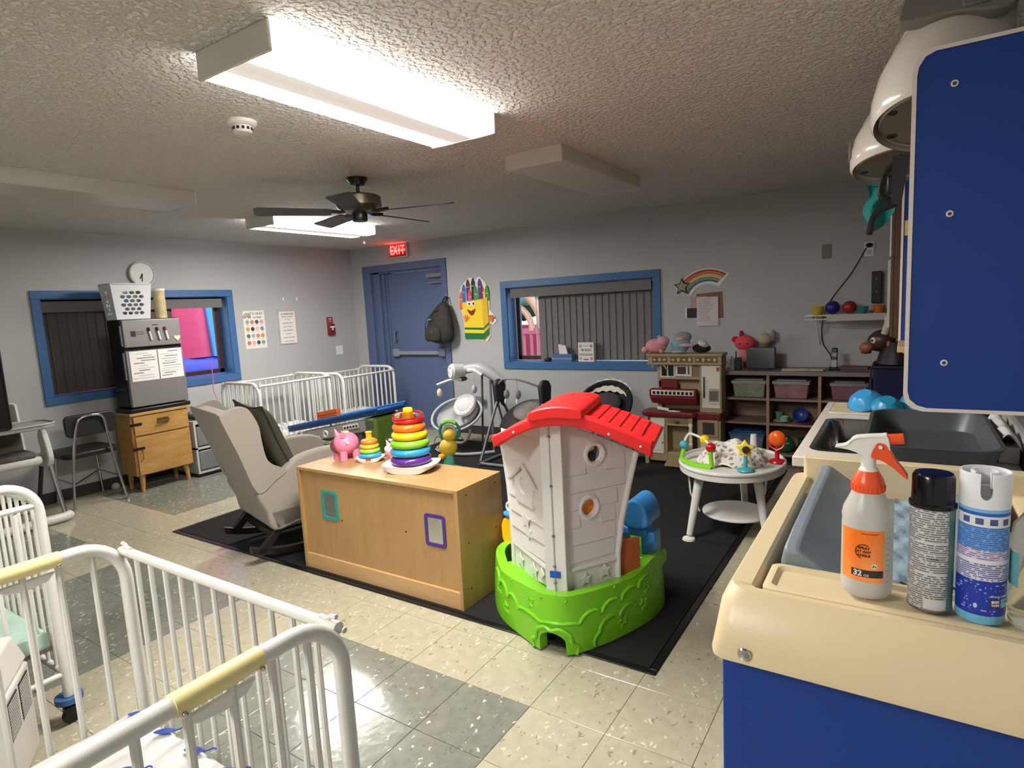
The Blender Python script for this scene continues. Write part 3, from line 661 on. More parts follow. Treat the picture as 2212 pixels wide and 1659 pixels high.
for k, (y, c_, nm) in enumerate(((-.03, (20, 20, 22), 'black'), (.045, (60, 40, 60), 'purple'), (.115, (130, 60, 40), 'brown'))):
    p = thing('marker_pen', nm+'-capped marker stuck on the freezer door', 'pen', (-3.975, 1.09+y, .725+.70), 0, 'markers on the freezer door')
    q = .0075+.001*k
    part('barrel', MB().cyl((0, -.006, .02), (0, .008, -.06), q, n=10), PAPER, p); part('cap', MB().cyl((0, -.01, .055), (0, -.006, .02), q+.0012, n=10), P(c_, .4), p)
tag(part('heart_magnet', MB().prism([(.022*16*sin(a)**3/16, .022*(13*cos(a)-5*cos(2*a)-2*cos(3*a)-cos(4*a))/16) for a in [2*pi*i/24 for i in range(24)]], (0, 0, 0), (0, 1.3, 0), (0, 0, 1.3), (1, 0, 0), .005), P((206, 212, 170), .5), loc=(-3.984, 1.30, 1.372)), 'pale green heart magnet on the freezer door', 'magnet')
t = thing('laundry_basket', 'white plastic laundry basket with oval holes on top of the fridge', 'basket', (-4.12, .965, 1.56))
BW = P((206, 208, 208), .45)
def bk(side):
    w0, w1, hh = (.28, .34, .31) if side in (0, 2) else (.18, .22, .31)
    holes = []
    for j in range(6):
        n_ = (4 if j % 2 == 0 else 3)-(2 if side in (1, 3) else 0)
        for i in range(n_): holes.append([(p[0], p[1]) for p in circ((i-(n_-1)/2)*.056, .055+j*.036, .0235, 12, .64)])
    def fn(co):
        a = co.x*(w0/2+(w1-w0)/2*co.y/hh)/(w1/2); out = (.09 if side in (0, 2) else .14)+(.02 if side in (0, 2) else .03)*co.y/hh+co.z
        v = V((out, a, co.y)); return Matrix.Rotation(pi/2*side, 3, 'Z') @ v
    return plate([(-w1/2, 0), (w1/2, 0), (w1/2, hh), (-w1/2, hh)], holes, .004, fn)
for k in range(4): part('wall', bk(k), BW, t, sm=False)
part('bottom', MB().box(-.09, .09, -.14, .14, 0, .006), BW, t)
part('rim', MB().tube([(p[0], p[1], .31) for p in rrect(.225, .35, .04, 4)], .008, 8, closed=True), BW, t)
t = thing('canister', 'clear round canister of pasta standing beside the basket on the fridge', 'canister', (-4.06, 1.22, 1.56))
part('jar', MB().lathe([(.05, 0), (.05, .25)], n=20), mat('pasta_jar', (190, 172, 128), .3, noise=.5, nscale=30), t); part('lid', MB().lathe([(.052, .25), (.054, .256), (.054, .27), (.001, .272)], n=20), WHITE, t)
# drawer tower behind the armchair, clutter, cable
t = thing('drawer_tower', 'low white plastic drawer unit between the oak cabinet and armchair', 'drawers', (-4.19, 1.555, 0))
part('frame', MB().box(-.2, .2, -.2, .2, .03, .05).box(-.2, .2, -.2, .2, .27, .29).box(-.2, .2, -.2, .2, .52, .55).box(-.2, .2, -.2, -.18, .05, .52).box(-.2, .2, .18, .2, .05, .52).box(-.2, -.19, -.18, .18, .05, .52), P((176, 174, 170), .45), t)
for z in (.06, .3): part('drawer', MB().box(-.18, .195, -.17, .17, z, z+.19), mat('smoky_drawer', (112, 116, 116), .3, noise=.4, nscale=12), t, bev=.008)
part('base', MB().box(-.21, .21, -.21, .21, 0, .03), BLACK, t)
mb = MB()
for k in range(9): mb.ball((random.uniform(-.1, .12), random.uniform(-.14, .16), .04+random.uniform(0, .04)), (random.uniform(.06, .09), random.uniform(.06, .1), .04), 10, 6)
tag(part('folded_cloth', mb, mat('grey_cloth', (132, 130, 128), .9, noise=.3, nscale=10, bump=.4, bscale=20), loc=(-4.19, 1.555, .55)), 'crumpled grey and white cloth heap on the white drawer unit', 'cloth')
t = thing('pink_toy_hoop', 'thin red hoop and strap lying on the cloth below the window', 'toy', (-4.12, 1.60, .68))
part('hoop', MB().torus((0, 0, 0), .075, .006, n=24, m=6), P((190, 60, 70), .4), t)
part('strap', MB().tube(spline([(.05, .06, 0), (.0, .1, .04), (-.15, .16, .12), (-.2, .2, .22), (-.24, .22, .42)], 5), .005, 6), P((180, 100, 140), .5), t)
# ------------------------------------------------------------ armchair
t = thing('rocking_armchair', 'beige wingback rocking armchair seen from behind on the black mat', 'armchair', (-1.458, .417, 0), atan2(-.26, .966))
FAB = mat('beige_upholstery', (150, 142, 130), .9, noise=.06, nscale=60, bump=.25, bscale=300, sheen=.2)
X3 = lambda mb, prof, x0, x1: mb.prism(prof, (x0, 0, 0), (0, 1, 0), (0, 0, 1), (1, 0, 0), x1-x0)
part('backrest', X3(MB(), spline([(.0, .2), (-.09, .47), (-.25, .93), (-.22, .955), (-.14, .94), (-.06, .72), (.06, .42), (.12, .24)], 5, True), -.572, -.03), FAB, t, bev=.012, seg=3)
wing = spline([(-.085, .462), (-.17, .71), (-.25, .942), (-.236, .96), (-.18, .982), (-.127, .992), (-.085, .968), (-.04, .87), (-.03, .77), (-.012, .66), (.03, .61), (.098, .562), (.02, .508)], 4, True)
for x0, x1 in ((-.06, .006), (-.608, -.542)): part('wing', X3(MB(), wing, x0, x1), FAB, t, bev=.016, seg=3)
arm = spline([(.0, .2), (-.045, .33), (-.085, .452), (.02, .52), (.11, .585), (.20, .635), (.35, .655), (.5, .645), (.58, .60), (.605, .5), (.60, .36), (.4, .29), (.2, .235)], 4, True)
for x0, x1 in ((-.075, .0), (-.602, -.527)): part('armrest', X3(MB(), arm, x0, x1), FAB, t, bev=.018, seg=3)
part('seat_cushion', MB().cb((-.3, .33, .40), (.45, .52, .13), (rad(6), 0, 0)), FAB, t, bev=.035, seg=4)
part('seat_base', MB().hexa([(-.6, .0, .2), (0, 0, .2), (0, .58, .27), (-.6, .58, .27)], [(-.6, -.03, .33), (0, -.03, .33), (0, .58, .36), (-.6, .58, .36)]), FAB, t, bev=.015)
RW = mat('black_runner_wood', (26, 22, 20), .35)
for x in (-.56, -.04):
    c = V((x, .2, .95)); pts = [c+V((0, sin(a)*.93, -cos(a)*.93)) for a in [rad(-22+i*5) for i in range(11)]]
    mb = MB(); mb.loft([[p+V((-.02, 0, 0)), p+V((.02, 0, 0)), p+V((.02, 0, .045)), p+V((-.02, 0, .045))] for p in pts]); part('rocker', mb, RW, t, bev=.004)
    part('leg', MB().hexa([(x-.02, -.12, .085), (x+.02, -.12, .085), (x+.02, -.07, .06), (x-.02, -.07, .06)], [(x-.02, .03, .23), (x+.02, .03, .23), (x+.02, .09, .23), (x-.02, .09, .23)]), RW, t, bev=.004)
    part('leg', MB().hexa([(x-.02, .48, .08), (x+.02, .48, .08), (x+.02, .53, .09), (x-.02, .53, .09)], [(x-.02, .40, .28), (x+.02, .40, .28), (x+.02, .46, .28), (x-.02, .46, .28)]), RW, t, bev=.004)
part('cross_rail', MB().box(-.56, -.04, -.0, .03, .13, .17), RW, t)
t = thing('cushion', 'dark olive square cushion standing on the seat of the beige armchair', 'cushion', (-1.72, .585, .722), atan2(-.26, .966))
def pil(a, b, s_):
    x, z = (a-.5)*2, (b-.5)*2; e = (1-x**4)*(1-z**4); q = 1+.09*(abs(x*z))**2-.05*(1-abs(x*z))
    return V((x*.245*q, s_*.075*max(e, 0)**.45, z*.245*q))
mb = MB().grid(16, 16, lambda a, b: pil(a, b, 1)).grid(16, 16, lambda a, b: pil(a, b, -1))
for i in range(len(mb.v)): mb.v[i] = tuple(Matrix.Rotation(rad(20), 3, 'X') @ V(mb.v[i]))
cv = part('cover', mb, mat('olive_cloth', (66, 64, 48), .9, noise=.1, nscale=40, bump=.3, bscale=200), t, sub=1)
part('piping', MB().tube([Matrix.Rotation(rad(20), 3, 'X') @ pil(*p, 1) for p in [(i/8, 0) for i in range(8)]+[(1, i/8) for i in range(8)]+[(1-i/8, 1) for i in range(8)]+[(0, 1-i/8) for i in range(8)]], .005, 6, closed=True), P((30, 30, 24), .8), t)
# ------------------------------------------------------------ maple shelf unit seen from the back
t = thing('toy_shelf', 'maple toy shelf unit seen from its back on the front edge of the black mat', 'shelf', (-.635, .63, .01))
HX = .6
for s_ in (-1, 1): part('side_panel', MB().box(*sorted((s_*HX, s_*(HX-.02))), -.19, .19, 0, .615), MAPLE, t, bev=.0015)
part('top_panel', MB().box(-HX+.02, HX-.02, -.19, .19, .597, .615), MAPLE, t, bev=.0015)
part('back_panel', MB().box(-HX+.02, HX-.02, -.172, -.164, .08, .598), MAPLE, t, sm=False)
part('bottom_rail', MB().box(-HX+.02, HX-.02, -.187, -.169, .0, .088), MAPLE_E, t, bev=.001)
part('bottom_shelf', MB().box(-HX+.02, HX-.02, -.164, .18, .075, .09), MAPLE, t); part('middle_shelf', MB().box(-HX+.02, HX-.02, -.164, .18, .32, .338), MAPLE, t)
part('divider', MB().box(-.01, .01, -.164, .18, .09, .32), MAPLE, t)
for x, z in ((-.26, .33), (.23, .345)): part('screw', MB().cyl((x, -.1745, z), (x, -.17, z), .005, n=8), P((60, 40, 24), .5), t)
for y, z in ((-.12, .575), (.13, .57), (-.12, .33), (.12, .33), (-.12, .09), (.12, .09)): part('screw', MB().cyl((HX-.001, y, z), (HX+.0015, y, z), .005, n=8), P((60, 40, 24), .5), t)
def m_mirror(nt, b):
    b.inputs['Base Color'].default_value = (.62, .64, .66, 1); b.inputs['Metallic'].default_value = 1; b.inputs['Roughness'].default_value = .16
    n = tex(nt, 'Noise', 9); bump(nt, b, n.outputs['Fac'], .08)
MIR = node_mat('acrylic_mirror', m_mirror)
for lab, c_, x, z, w_, h_ in (('teal-framed small mirror on the left of the shelf unit back', (46, 150, 138), -.985, .416, .135, .175), ('purple-framed small mirror on the right of the shelf unit back', (74, 48, 128), -.20, .395, .135, .17)):
    m_ = thing('wall_mirror', lab, 'mirror', (x, .456, z))
    part('frame', plate(rrect(w_, h_, .018, 4), [rrect(w_-.038, h_-.038, .008, 3)], .012, lambda co: V((co.x, -co.z+.002, co.y))), P(c_, .35), m_, bev=.002)
    part('mirror_sheet', MB().box(-w_/2+.015, w_/2-.015, -.001, .004, -h_/2+.015, h_/2-.015), MIR, m_, sm=False)
# ------------------------------------------------------------ toys on the shelf unit
def stacker(label, loc, s_, rings, rot):
    t = thing('stacking_ring_toy', label, 'toy', loc, rot)
    mb = MB(); n = 14
    def fr(a, b):
        x, y = (a-.5)*2, (b-.5)*2; x2 = x*sqrt(max(0, 1-y*y/2)); y2 = y*sqrt(max(0, 1-x*x/2)); k = .55
        xx, yy = (x*k+x2*(1-k))*.19, (y*k+y2*(1-k))*.135; return xx, yy, (x*x)
    def topz(a, b): x, y, q = fr(a, b); return V((x, y, .048+.006*q))
    def botz(a, b): x, y, q = fr(a, b); return V((x*.93, y*.93, .046*q*q*.8))
    mb.grid(n, n, topz).grid(n, n, botz)
    T_ = [topz(i/n, 0) for i in range(n)]+[topz(1, i/n) for i in range(n)]+[topz(1-i/n, 1) for i in range(n)]+[topz(0, 1-i/n) for i in range(n)]
    B_ = [botz(i/n, 0) for i in range(n)]+[botz(1, i/n) for i in range(n)]+[botz(1-i/n, 1) for i in range(n)]+[botz(0, 1-i/n) for i in range(n)]
    mb.loft([T_, B_], cap=False)
    for i in range(len(mb.v)): mb.v[i] = tuple(V(mb.v[i])*s_)
    part('rocking_base', mb, P((228, 224, 220), .3), t)
    z = .05*s_
    for c_, R_, q in rings:
        part('ring', MB().torus((0, 0, z+q*.92), R_-q*1.15, q*1.15, n=32, m=12, sq=.82), P(c_, .22, coat=.3), t); z += q*1.8
    return t, z
RB = [((88, 44, 132), .115, .0255), ((48, 148, 196), .112, .0255), ((128, 196, 46), .108, .0250), ((244, 196, 26), .1, .0250), ((240, 116, 30), .092, .0245)]
t, z = stacker('large rainbow stacking rings on a white rocking base on the shelf unit', (-.515, .655, .6255), .82, RB, rad(20))
part('red_ring', MB().torus((0, 0, z+.02), .066, .022, sq=.7), P((216, 26, 44), .2, coat=.4), t)
part('clear_dome', MB().lathe([(.088, z+.022), (.084, z+.05), (.06, z+.062), (.02, z+.064)], n=28), mat('clear_plastic', (250, 250, 250), .05, trans=1.0, ior=1.2), t)
for k, c_ in enumerate(((240, 240, 240), (190, 220, 90), (90, 190, 220))):
    a = 2.2+k*1.9; part('bead', MB().ball((.058*cos(a), .058*sin(a), z+.042), .011, 10, 8), P(c_, .3), t)
part('centre_post', MB().lathe([(.03, z), (.028, z+.04), (.028, z+.075), (.024, z+.082), (.001, z+.084)], n=8), P((250, 190, 20), .3), t)
RS = [((60, 158, 210), .068, .0155), ((150, 208, 60), .062, .0145), ((250, 184, 60), .056, .0145), ((244, 130, 40), .050, .0155)]
t, z = stacker('small stacking rings on a white base beside the pink pig toy', (-.905, .72, .6255), .45, RS, rad(35))
part('centre_post', MB().lathe([(.022, z-.01), (.017, z+.012), (.017, z+.034), (.021, z+.038), (.021, z+.045), (.001, z+.047)], n=10), P((250, 180, 40), .3), t)
part('badge', MB().cb((.0, -.063, .02), (.03, .004, .01)), P((170, 70, 60), .4), t)
def pig(label, loc, rz, s_, crown=False):
    t = thing('toy_pig', label, 'toy', loc, rz)
    PG = P((232, 132, 160), .3) if not crown else P((238, 176, 176), .35)
    b = MB().ball((0, 0, .085*s_), (.062*s_, .07*s_, .062*s_), 22, 16); part('body', b, PG, t)
    for x in (-.033, .033):
        for y in (-.035, .035): part('leg', MB().cyl((x*s_, y*s_, .05*s_), (x*1.1*s_, y*1.1*s_, 0), .019*s_, .021*s_, n=12), PG, t)
    for x in (-.032, .032): part('ear', MB().cyl((x*s_, -.03*s_, .13*s_), (x*1.3*s_, -.04*s_, .165*s_), .016*s_, .003*s_, n=8), PG, t)
    if not crown:
        part('belly_window', MB().ball((-.022*s_, -.044*s_, .075*s_), (.045*s_, .034*s_, .042*s_), 16, 12), mat('smoky_window', (132, 70, 86), .15, noise=.5, nscale=30), t)
        part('eye', MB().cyl((.059*s_, -.02*s_, .1*s_), (.064*s_, -.02*s_, .1*s_), .009*s_, n=12), WHITE, t)
        part('coin_slot', MB().torus((0, .0, .146*s_), .016*s_, .005*s_, n=16, m=6), P((206, 214, 130), .4), t)
    else:
        part('face_patch', MB().ball((0, -.045*s_, .10*s_), (.04*s_, .03*s_, .03*s_), 14, 8), P((226, 220, 228), .4), t)
        for k in range(3): part('crown_point', MB().ball(((-.02+.02*k)*s_, -.02*s_, .165*s_), .012*s_, 8, 6), P((206, 176, 226), .4), t)
        part('snout', MB().ball((0, -.068*s_, .07*s_), (.018*s_, .012*s_, .012*s_), 10, 8), P((206, 120, 120), .4), t)
    return t
pig('pink plastic pig toy with a side window, leftmost on the maple shelf top', (-1.085, .70, .6255), rad(-15), 1.12)
pig('small pale pink toy with a lilac crown half hidden behind the large rings', (-.745, .76, .6255), rad(-20), .78, True)
# ------------------------------------------------------------ blue and green play table behind the armchair
t = thing('play_table', 'blue-topped play table with green legs in front of the cribs', 'play table', (-2.75, 2.25, .0), rad(2))
GR = P((104, 134, 44), .5)
Rt = Matrix.Rotation(rad(-11), 3, 'Y')
part('table_top', MB().cb((-.1, 0, .49), (1.25, .42, .045), Rt), P((24, 64, 124), .35), t, bev=.015, seg=3)
part('raised_edge', MB().cb((-.1, .2, .52), (1.25, .03, .03), Rt).cb((-.1, -.2, .52), (1.25, .03, .03), Rt), P((30, 84, 144), .35), t, bev=.008)
part('side_console', MB().cb((-.02, -.14, .405), (1.0, .12, .11), Rt), P((158, 154, 150), .5), t, bev=.01)
part('key_frame', MB().cb((.19, -.215, .46), (.2, .02, .045), Rt), P((220, 218, 210), .4), t, bev=.003)
for k in range(5): part('key', MB().cb((.12+.038*k, -.227, .447+.0075*k), (.018, .004, .02), Rt), BLACK, t, sm=False)
part('dial', MB().torus((-.16, -.215, .37), .028, .009, ax=(0, 1, 0), n=20, m=6), WHITE, t); part('switch_plate', MB().cb((-.3, -.21, .33), (.09, .01, .02), Rt), P((190, 188, 182), .4), t)
part('leg', MB().box(.34, .50, -.2, .2, 0, .55), GR, t, bev=.02, seg=3); part('leg', MB().box(-.62, -.5, -.2, .2, 0, .32), GR, t, bev=.02, seg=3)
part('knob', MB().lathe([(.05, 0), (.06, .02), (.05, .05), (.02, .055)], c=(.5, -.06, .34), ax=(1, -.6, 0), n=18), P((94, 124, 48), .4), t)
part('basket_panel', MB().box(-.28, .02, -.20, -.17, .07, .28), GR, t, bev=.012); part('panel_frame', plate(rrect(.34, .25, .03, 3), [rrect(.29, .2, .02, 3)], .03, lambda co: V((co.x-.13, -.205-co.z, co.y+.175))), P((176, 174, 150), .45), t)
tag(part('orange_block', MB().cb((0, 0, .045), (.30, .05, .09)).cb((0, -.002, .03), (.302, .054, .005)).cb((0, -.002, .06), (.302, .054, .005)), P((196, 96, 40), .5), loc=(-2.96, 2.14, .492), bev=.003), 'orange ribbed toy block standing on the blue play table top', 'block')
bpy.data.objects['orange_block'].rotation_euler = (0, rad(-11), 0)
# ------------------------------------------------------------ flower and chick toy
t = thing('flower_toy', 'tall yellow chick and flower toy on a green leaf base behind the shelf unit', 'toy', (-1.73, 2.44, .01), rad(25))
part('leaf_base', MB().lathe([(.001, .05), (.1, .045), (.16, .02), (.17, 0)], n=10).ball((-.12, -.05, .03), (.08, .04, .02), 12, 6).ball((.12, -.02, .03), (.09, .04, .025), 12, 6).ball((.02, -.14, .03), (.05, .11, .025), 12, 6), P((96, 190, 60), .4), t)
part('stem', MB().cyl((0, 0, .04), (0, 0, .17), .055, .045), P((96, 176, 160), .4), t)
YC = P((226, 186, 60), .4)
part('body', MB().ball((0, 0, .235), (.085, .075, .085), 18, 12), YC, t); part('head', MB().ball((.02, 0, .345), .062, 16, 12), YC, t)
part('foot', MB().ball((-.05, -.06, .165), (.035, .05, .025), 12, 8), P((236, 160, 50), .4), t)
part('ring', MB().torus((.02, .01, .385), .092, .014, ax=(0, 1, 0), n=28, m=8), P((46, 132, 104), .4), t); part('petal_top', MB().tube(arc((.02, 0, .385), .092, rad(50), rad(130), 8), .02, 8), P((120, 196, 80), .4), t)
part('bonnet', MB().torus((.02, 0, .375), .058, .018, ax=(0, 1, 0), n=20, m=8), P((150, 156, 138), .5), t)
for s_ in (-1, 1): part('wire_wing', MB().tube(spline([(.03*s_, .03, .27), (.1*s_, .04, .33), (.14*s_, .04, .27), (.1*s_, .03, .2), (.04*s_, .02, .23)], 4), .003, 5), BLACK, t)
def bent(outer, holes, th, fn, cuts):
    me = plate(outer, holes, th); bm = bmesh.new(); bm.from_mesh(me)
    for s_ in cuts:
        bmesh.ops.bisect_plane(bm, geom=bm.verts[:]+bm.edges[:]+bm.faces[:], plane_co=(s_, 0, 0), plane_no=(1, 0, 0))
    for v in bm.verts: v.co = fn(v.co)
    bmesh.ops.recalc_face_normals(bm, faces=bm.faces); bm.to_mesh(me); bm.free(); return me
# ------------------------------------------------------------ playhouse corner
A0 = V((.53, .36, .01)); U1 = V((-.853, .522, 0)); U2 = V((.522, .853, 0)); NN = V((-.234, .972, 0)); TT = V((.972, .234, 0)); UP = V((0, 0, 1))
ph = thing('toy_playhouse', 'toddler playhouse corner with white walls, red roof and green hedge base', 'playhouse', A0)
LIME = P((120, 196, 34), .35); WP = P((222, 218, 213), .4); REDR = P((222, 34, 34), .38)
pth = spline([(-.46, .52), (-.52, .40), (-.491, .286), (-.40, .175), (-.301, .101), (-.16, .035), (-.053, -.009), (.03, -.005), (.085, .05), (.16, .19), (.225, .36), (.252, .50), (.245, .61), (.18, .74), (.05, .80)], 8)
pth = [V((p.x, p.y, 0)) for p in pth]; cum = [0]
for a, b in zip(pth, pth[1:]): cum.append(cum[-1]+(b-a).length)
LT = cum[-1]
def onp(s_, off=0, z=0, base=0):
    s_ = max(0, min(LT-1e-6, s_)); i = max(k for k in range(len(cum)) if cum[k] <= s_); i = min(i, len(pth)-2)
    t_ = (s_-cum[i])/(cum[i+1]-cum[i]); p = pth[i].lerp(pth[i+1], t_)
    d0 = (pth[min(i+1, len(pth)-1)]-pth[max(i-1, 0)]).normalized(); d1 = (pth[min(i+2, len(pth)-1)]-pth[i]).normalized(); d = d0.lerp(d1, t_).normalized(); nr = V((d.y, -d.x, 0))
    return p+nr*(off-.05*(z/.26)**2*.35)+UP*z
sA = min(range(len(pth)), key=lambda k: (pth[k]-V((0, 0, 0))).length); sA = cum[sA]    # corner
top = [(0, .25), (sA-.50, .255), (sA-.40, .235), (sA-.2, .245), (sA, .258), (sA+.2, .25), (sA+.42, .24), (sA+.56, .27), (LT-.1, .275), (LT, .27)]
mh = sA-.01
arch = [(mh+.055, 0.0), (mh+.055, .05)]+[(mh+.055*cos(a), .05+.045*sin(a)) for a in [pi*i/8 for i in range(1, 8)]]+[(mh-.055, .05), (mh-.055, 0)]
outer = arch[::-1]
outer = [(0, 0)]+outer+[(LT, 0)]+[(a, b) for a, b in reversed(top)]
part('hedge_base', bent(outer, [], .045, lambda co: onp(co.x, co.z, co.y), [LT*i/46 for i in range(1, 46)]), LIME, ph, bev=.006)
def relief(pts, q=.008, m_=LIME, nm='relief'):
    P_ = [onp(a, .022, b) for a, b in [(v.x, v.y) for v in spline(pts, 4)]]
    part(nm, MB().tube(P_, q, 6), m_, ph)
def bumps(x0, x1, z0, z1, n, h):
    o = []
    for k in range(n):
        for j in range(6):
            t_ = j/6; xx = x0+(x1-x0)*(k+t_)/n; zz = z0+(z1-z0)*(k+t_)/n; o.append((xx, zz+h*sin(pi*t_)**.6))
    return o+[(x1, z1)]
relief(bumps(sA-.50, sA-.22, .19, .12, 3, .035)); relief(bumps(sA-.22, sA+.1, .13, .13, 2, .01)); relief(bumps(sA+.1, sA+.55, .13, .20, 4, .03))
relief([(sA+.17, .01), (sA+.17, .04), (sA+.2, .07)]+bumps(sA+.2, sA+.42, .08, .11, 2, .03))
relief([(mh-.09, .0), (mh-.1, .03), (mh-.075, .05), (mh-.07, .085), (mh-.03, .115), (mh, .105), (mh+.035, .115), (mh+.07, .085), (mh+.075, .05), (mh+.1, .03), (mh+.09, 0)], .01)
for k, (s_, z_) in enumerate(((sA-.42, .14), (sA-.33, .08), (sA-.13, .19), (sA+.33, .07), (sA+.47, .10), (sA+.5, .17))):
    pts = [(s_+.022*cos(2*pi*i/10)*(1.25 if i % 2 else .6), z_+.022*sin(2*pi*i/10)*(1.25 if i % 2 else .6)) for i in range(11)]
    relief(pts, .0045, nm='flower_relief')
for s_ in (sA-.28, sA-.06, sA+.05, sA+.3): part('bolt', MB().ball(onp(s_, .022, .235), .007, 8, 6), LIME, ph)
# walls: a runs along the left wing, b along the right wing
def wl(a, b, z): return U1*a+U2*b+UP*z
LE = [(.455, .19), (.45, .30), (.452, .45), (.468, .62), (.50, .76), (.535, .845), (.30, .905), (.13, .975), (.035, 1.0), (.035, .25), (.16, .235), (.32, .21)]
part('left_wall', bent(LE, [], .02, lambda co: wl(co.x, .035-.035*(co.x/.5)**2*0+co.z, co.y), [.1, .2, .3, .4]), WP, ph, bev=.003)
RE = [(.035, .25), (.035, 1.0), (.13, .97), (.28, .90), (.475, .80), (.43, .66), (.385, .50), (.36, .36), (.355, .19), (.2, .21)]
H1, H2 = (.243, .827), (.205, .594)
part('right_wall', bent(RE, [circ(*H1, .036, 20), circ(*H2, .036, 20)], .02, lambda co: wl(.035+co.z, co.x, co.y), [.1, .2, .3]), WP, ph, bev=.003)
for h in (H1, H2): part('porthole_ring', MB().torus(wl(.026, *h), .046, .011, ax=U1, n=28, m=8), WP, ph)
part('corner_post', MB().hexa([wl(.062, -.008, .22), wl(-.008, .062, .22), wl(.03, .085, .22), wl(.085, .03, .22)], [wl(.062, -.008, 1.0), wl(-.008, .062, 1.0), wl(.03, .085, 1.0), wl(.085, .03, 1.0)]), WP, ph, bev=.006)
part('post_seam', MB().hexa([wl(.030, .020, .22), wl(.026, .024, .22), wl(.03, .03, .22), wl(.034, .026, .22)], [wl(.030, .020, 1.0), wl(.026, .024, 1.0), wl(.03, .03, 1.0), wl(.034, .026, 1.0)]), P((170, 168, 164), .5), ph)
part('ledge', MB().grid(40, 1, lambda a, b: (lambda s_, p: p.lerp((wl(max(p.dot(U1)*.98, .03), .05, .226) if s_ < sA else wl(.05, max(p.dot(U2)*.98, .03), .226)), b))(sA-.5+1.0*a, onp(sA-.5+1.0*a, -.01, .226))), LIME, ph)
part('edge_trim', MB().tube([wl(a-.012, .022, z) for a, z in LE[:6]], .013, 8), WP, ph); part('edge_trim', MB().tube([wl(.022, b-.012, z) for b, z in reversed(RE[4:9])], .013, 8), WP, ph)
for k in range(8):        # clapboards: each board laps the one below
    z0 = .36+.078*k; z1 = z0+.075
    ea = lambda z: .45+max(0, z-.4)**2*.35-.02
    if z1 < .92: part('clapboard', MB().hexa([wl(.09, .026, z0), wl(ea(z0), .026, z0-.01), wl(ea(z0), .014, z0-.01), wl(.09, .014, z0)], [wl(.09, .026, z1), wl(ea(z1), .026, z1-.01), wl(ea(z1), .0235, z1-.01), wl(.09, .0235, z1)]), WP, ph)
    eb = lambda z: .35+max(0, z-.4)**2*.55-.02
    segs = [(.095, eb(z1))]
    for h in (H1, H2):
        if z0-.05 < h[1] < z1+.05: segs = [(.095, h[0]-.052), (h[0]+.052, eb(z0))]
    if z1 < .90:
        for b0, b1 in segs: part('clapboard', MB().hexa([wl(.026, b0, z0), wl(.026, b1, z0), wl(.019, b1, z0), wl(.019, b0, z0)], [wl(.026, b0, z1), wl(.026, b1, z1), wl(.0245, b1, z1), wl(.0245, b0, z1)]), WP, ph)
part('belt_band', MB().hexa([wl(.09, .03, .325), wl(.44, .03, .335), wl(.44, .012, .335), wl(.09, .012, .325)], [wl(.09, .03, .345), wl(.44, .03, .36), wl(.44, .016, .36), wl(.09, .016, .345)]), WP, ph, bev=.003)
part('belt_band', MB().hexa([wl(.03, .095, .325), wl(.03, .335, .325), wl(.012, .335, .325), wl(.012, .095, .325)], [wl(.03, .095, .34), wl(.03, .335, .34), wl(.016, .335, .34), wl(.016, .095, .34)]), WP, ph, bev=.003)
# birdhouse relief and small ornaments on the left wall
part('birdhouse', bent([(-.085, -.09), (.085, -.09), (.09, .02), (0, .075), (-.09, .02)], [circ(0, .0, .042, 16, .85)], .016, lambda co: wl(.27-co.x, .014-co.z, .665+co.y), []), WP, ph, bev=.004)
part('birdhouse_roof', MB().tube([wl(.40, .006, .675), wl(.27, .006, .765), wl(.14, .006, .675)], .010, 8), WP, ph)
def star(c, q, n_=5, dn=V((0, 0, 0)), nm='star_relief', ex=None):
    poly = [(q*(1 if i % 2 == 0 else .5)*cos(pi/2+pi*i/n_), q*(1 if i % 2 == 0 else .5)*sin(pi/2+pi*i/n_)) for i in range(2*n_)]
    ex = ex or U1; part(nm, MB().prism(poly, c, ex, UP, (U2 if ex == U1 else U1)*-1, .006), WP, ph, bev=.003)
star(wl(.27, .016, .50), .05); star(wl(.25, .018, .445), .04, 6)
for a in (.36, .22): star(wl(a, .022, .275), .042, 5)
part('diamond_relief', MB().prism([(0, .03), (.022, 0), (0, -.03), (-.022, 0)], wl(.14, .022, .29), U1, UP, -U2, .01), WP, ph, bev=.003)
star(wl(.022, .17, .275), .035, 5, ex=U2); star(wl(.022, .27, .29), .04, 5, ex=U2)
for z in (.935, .72, .5, .365, .29): part('screw', MB().ball(wl(.028, .022, z), .0075, 8, 6), STEEL, ph)
part('blue_sticker', MB().hexa([wl(.042, .006, .315), wl(.010, .038, .315), wl(.015, .043, .315), wl(.047, .011, .315)], [wl(.042, .006, .343), wl(.010, .038, .343), wl(.015, .043, .343), wl(.047, .011, .343)]), P((30, 84, 170), .4), ph)
for v_ in ph.children:
    if v_.name.startswith('blue_sticker'): v_.location = -NN*.004
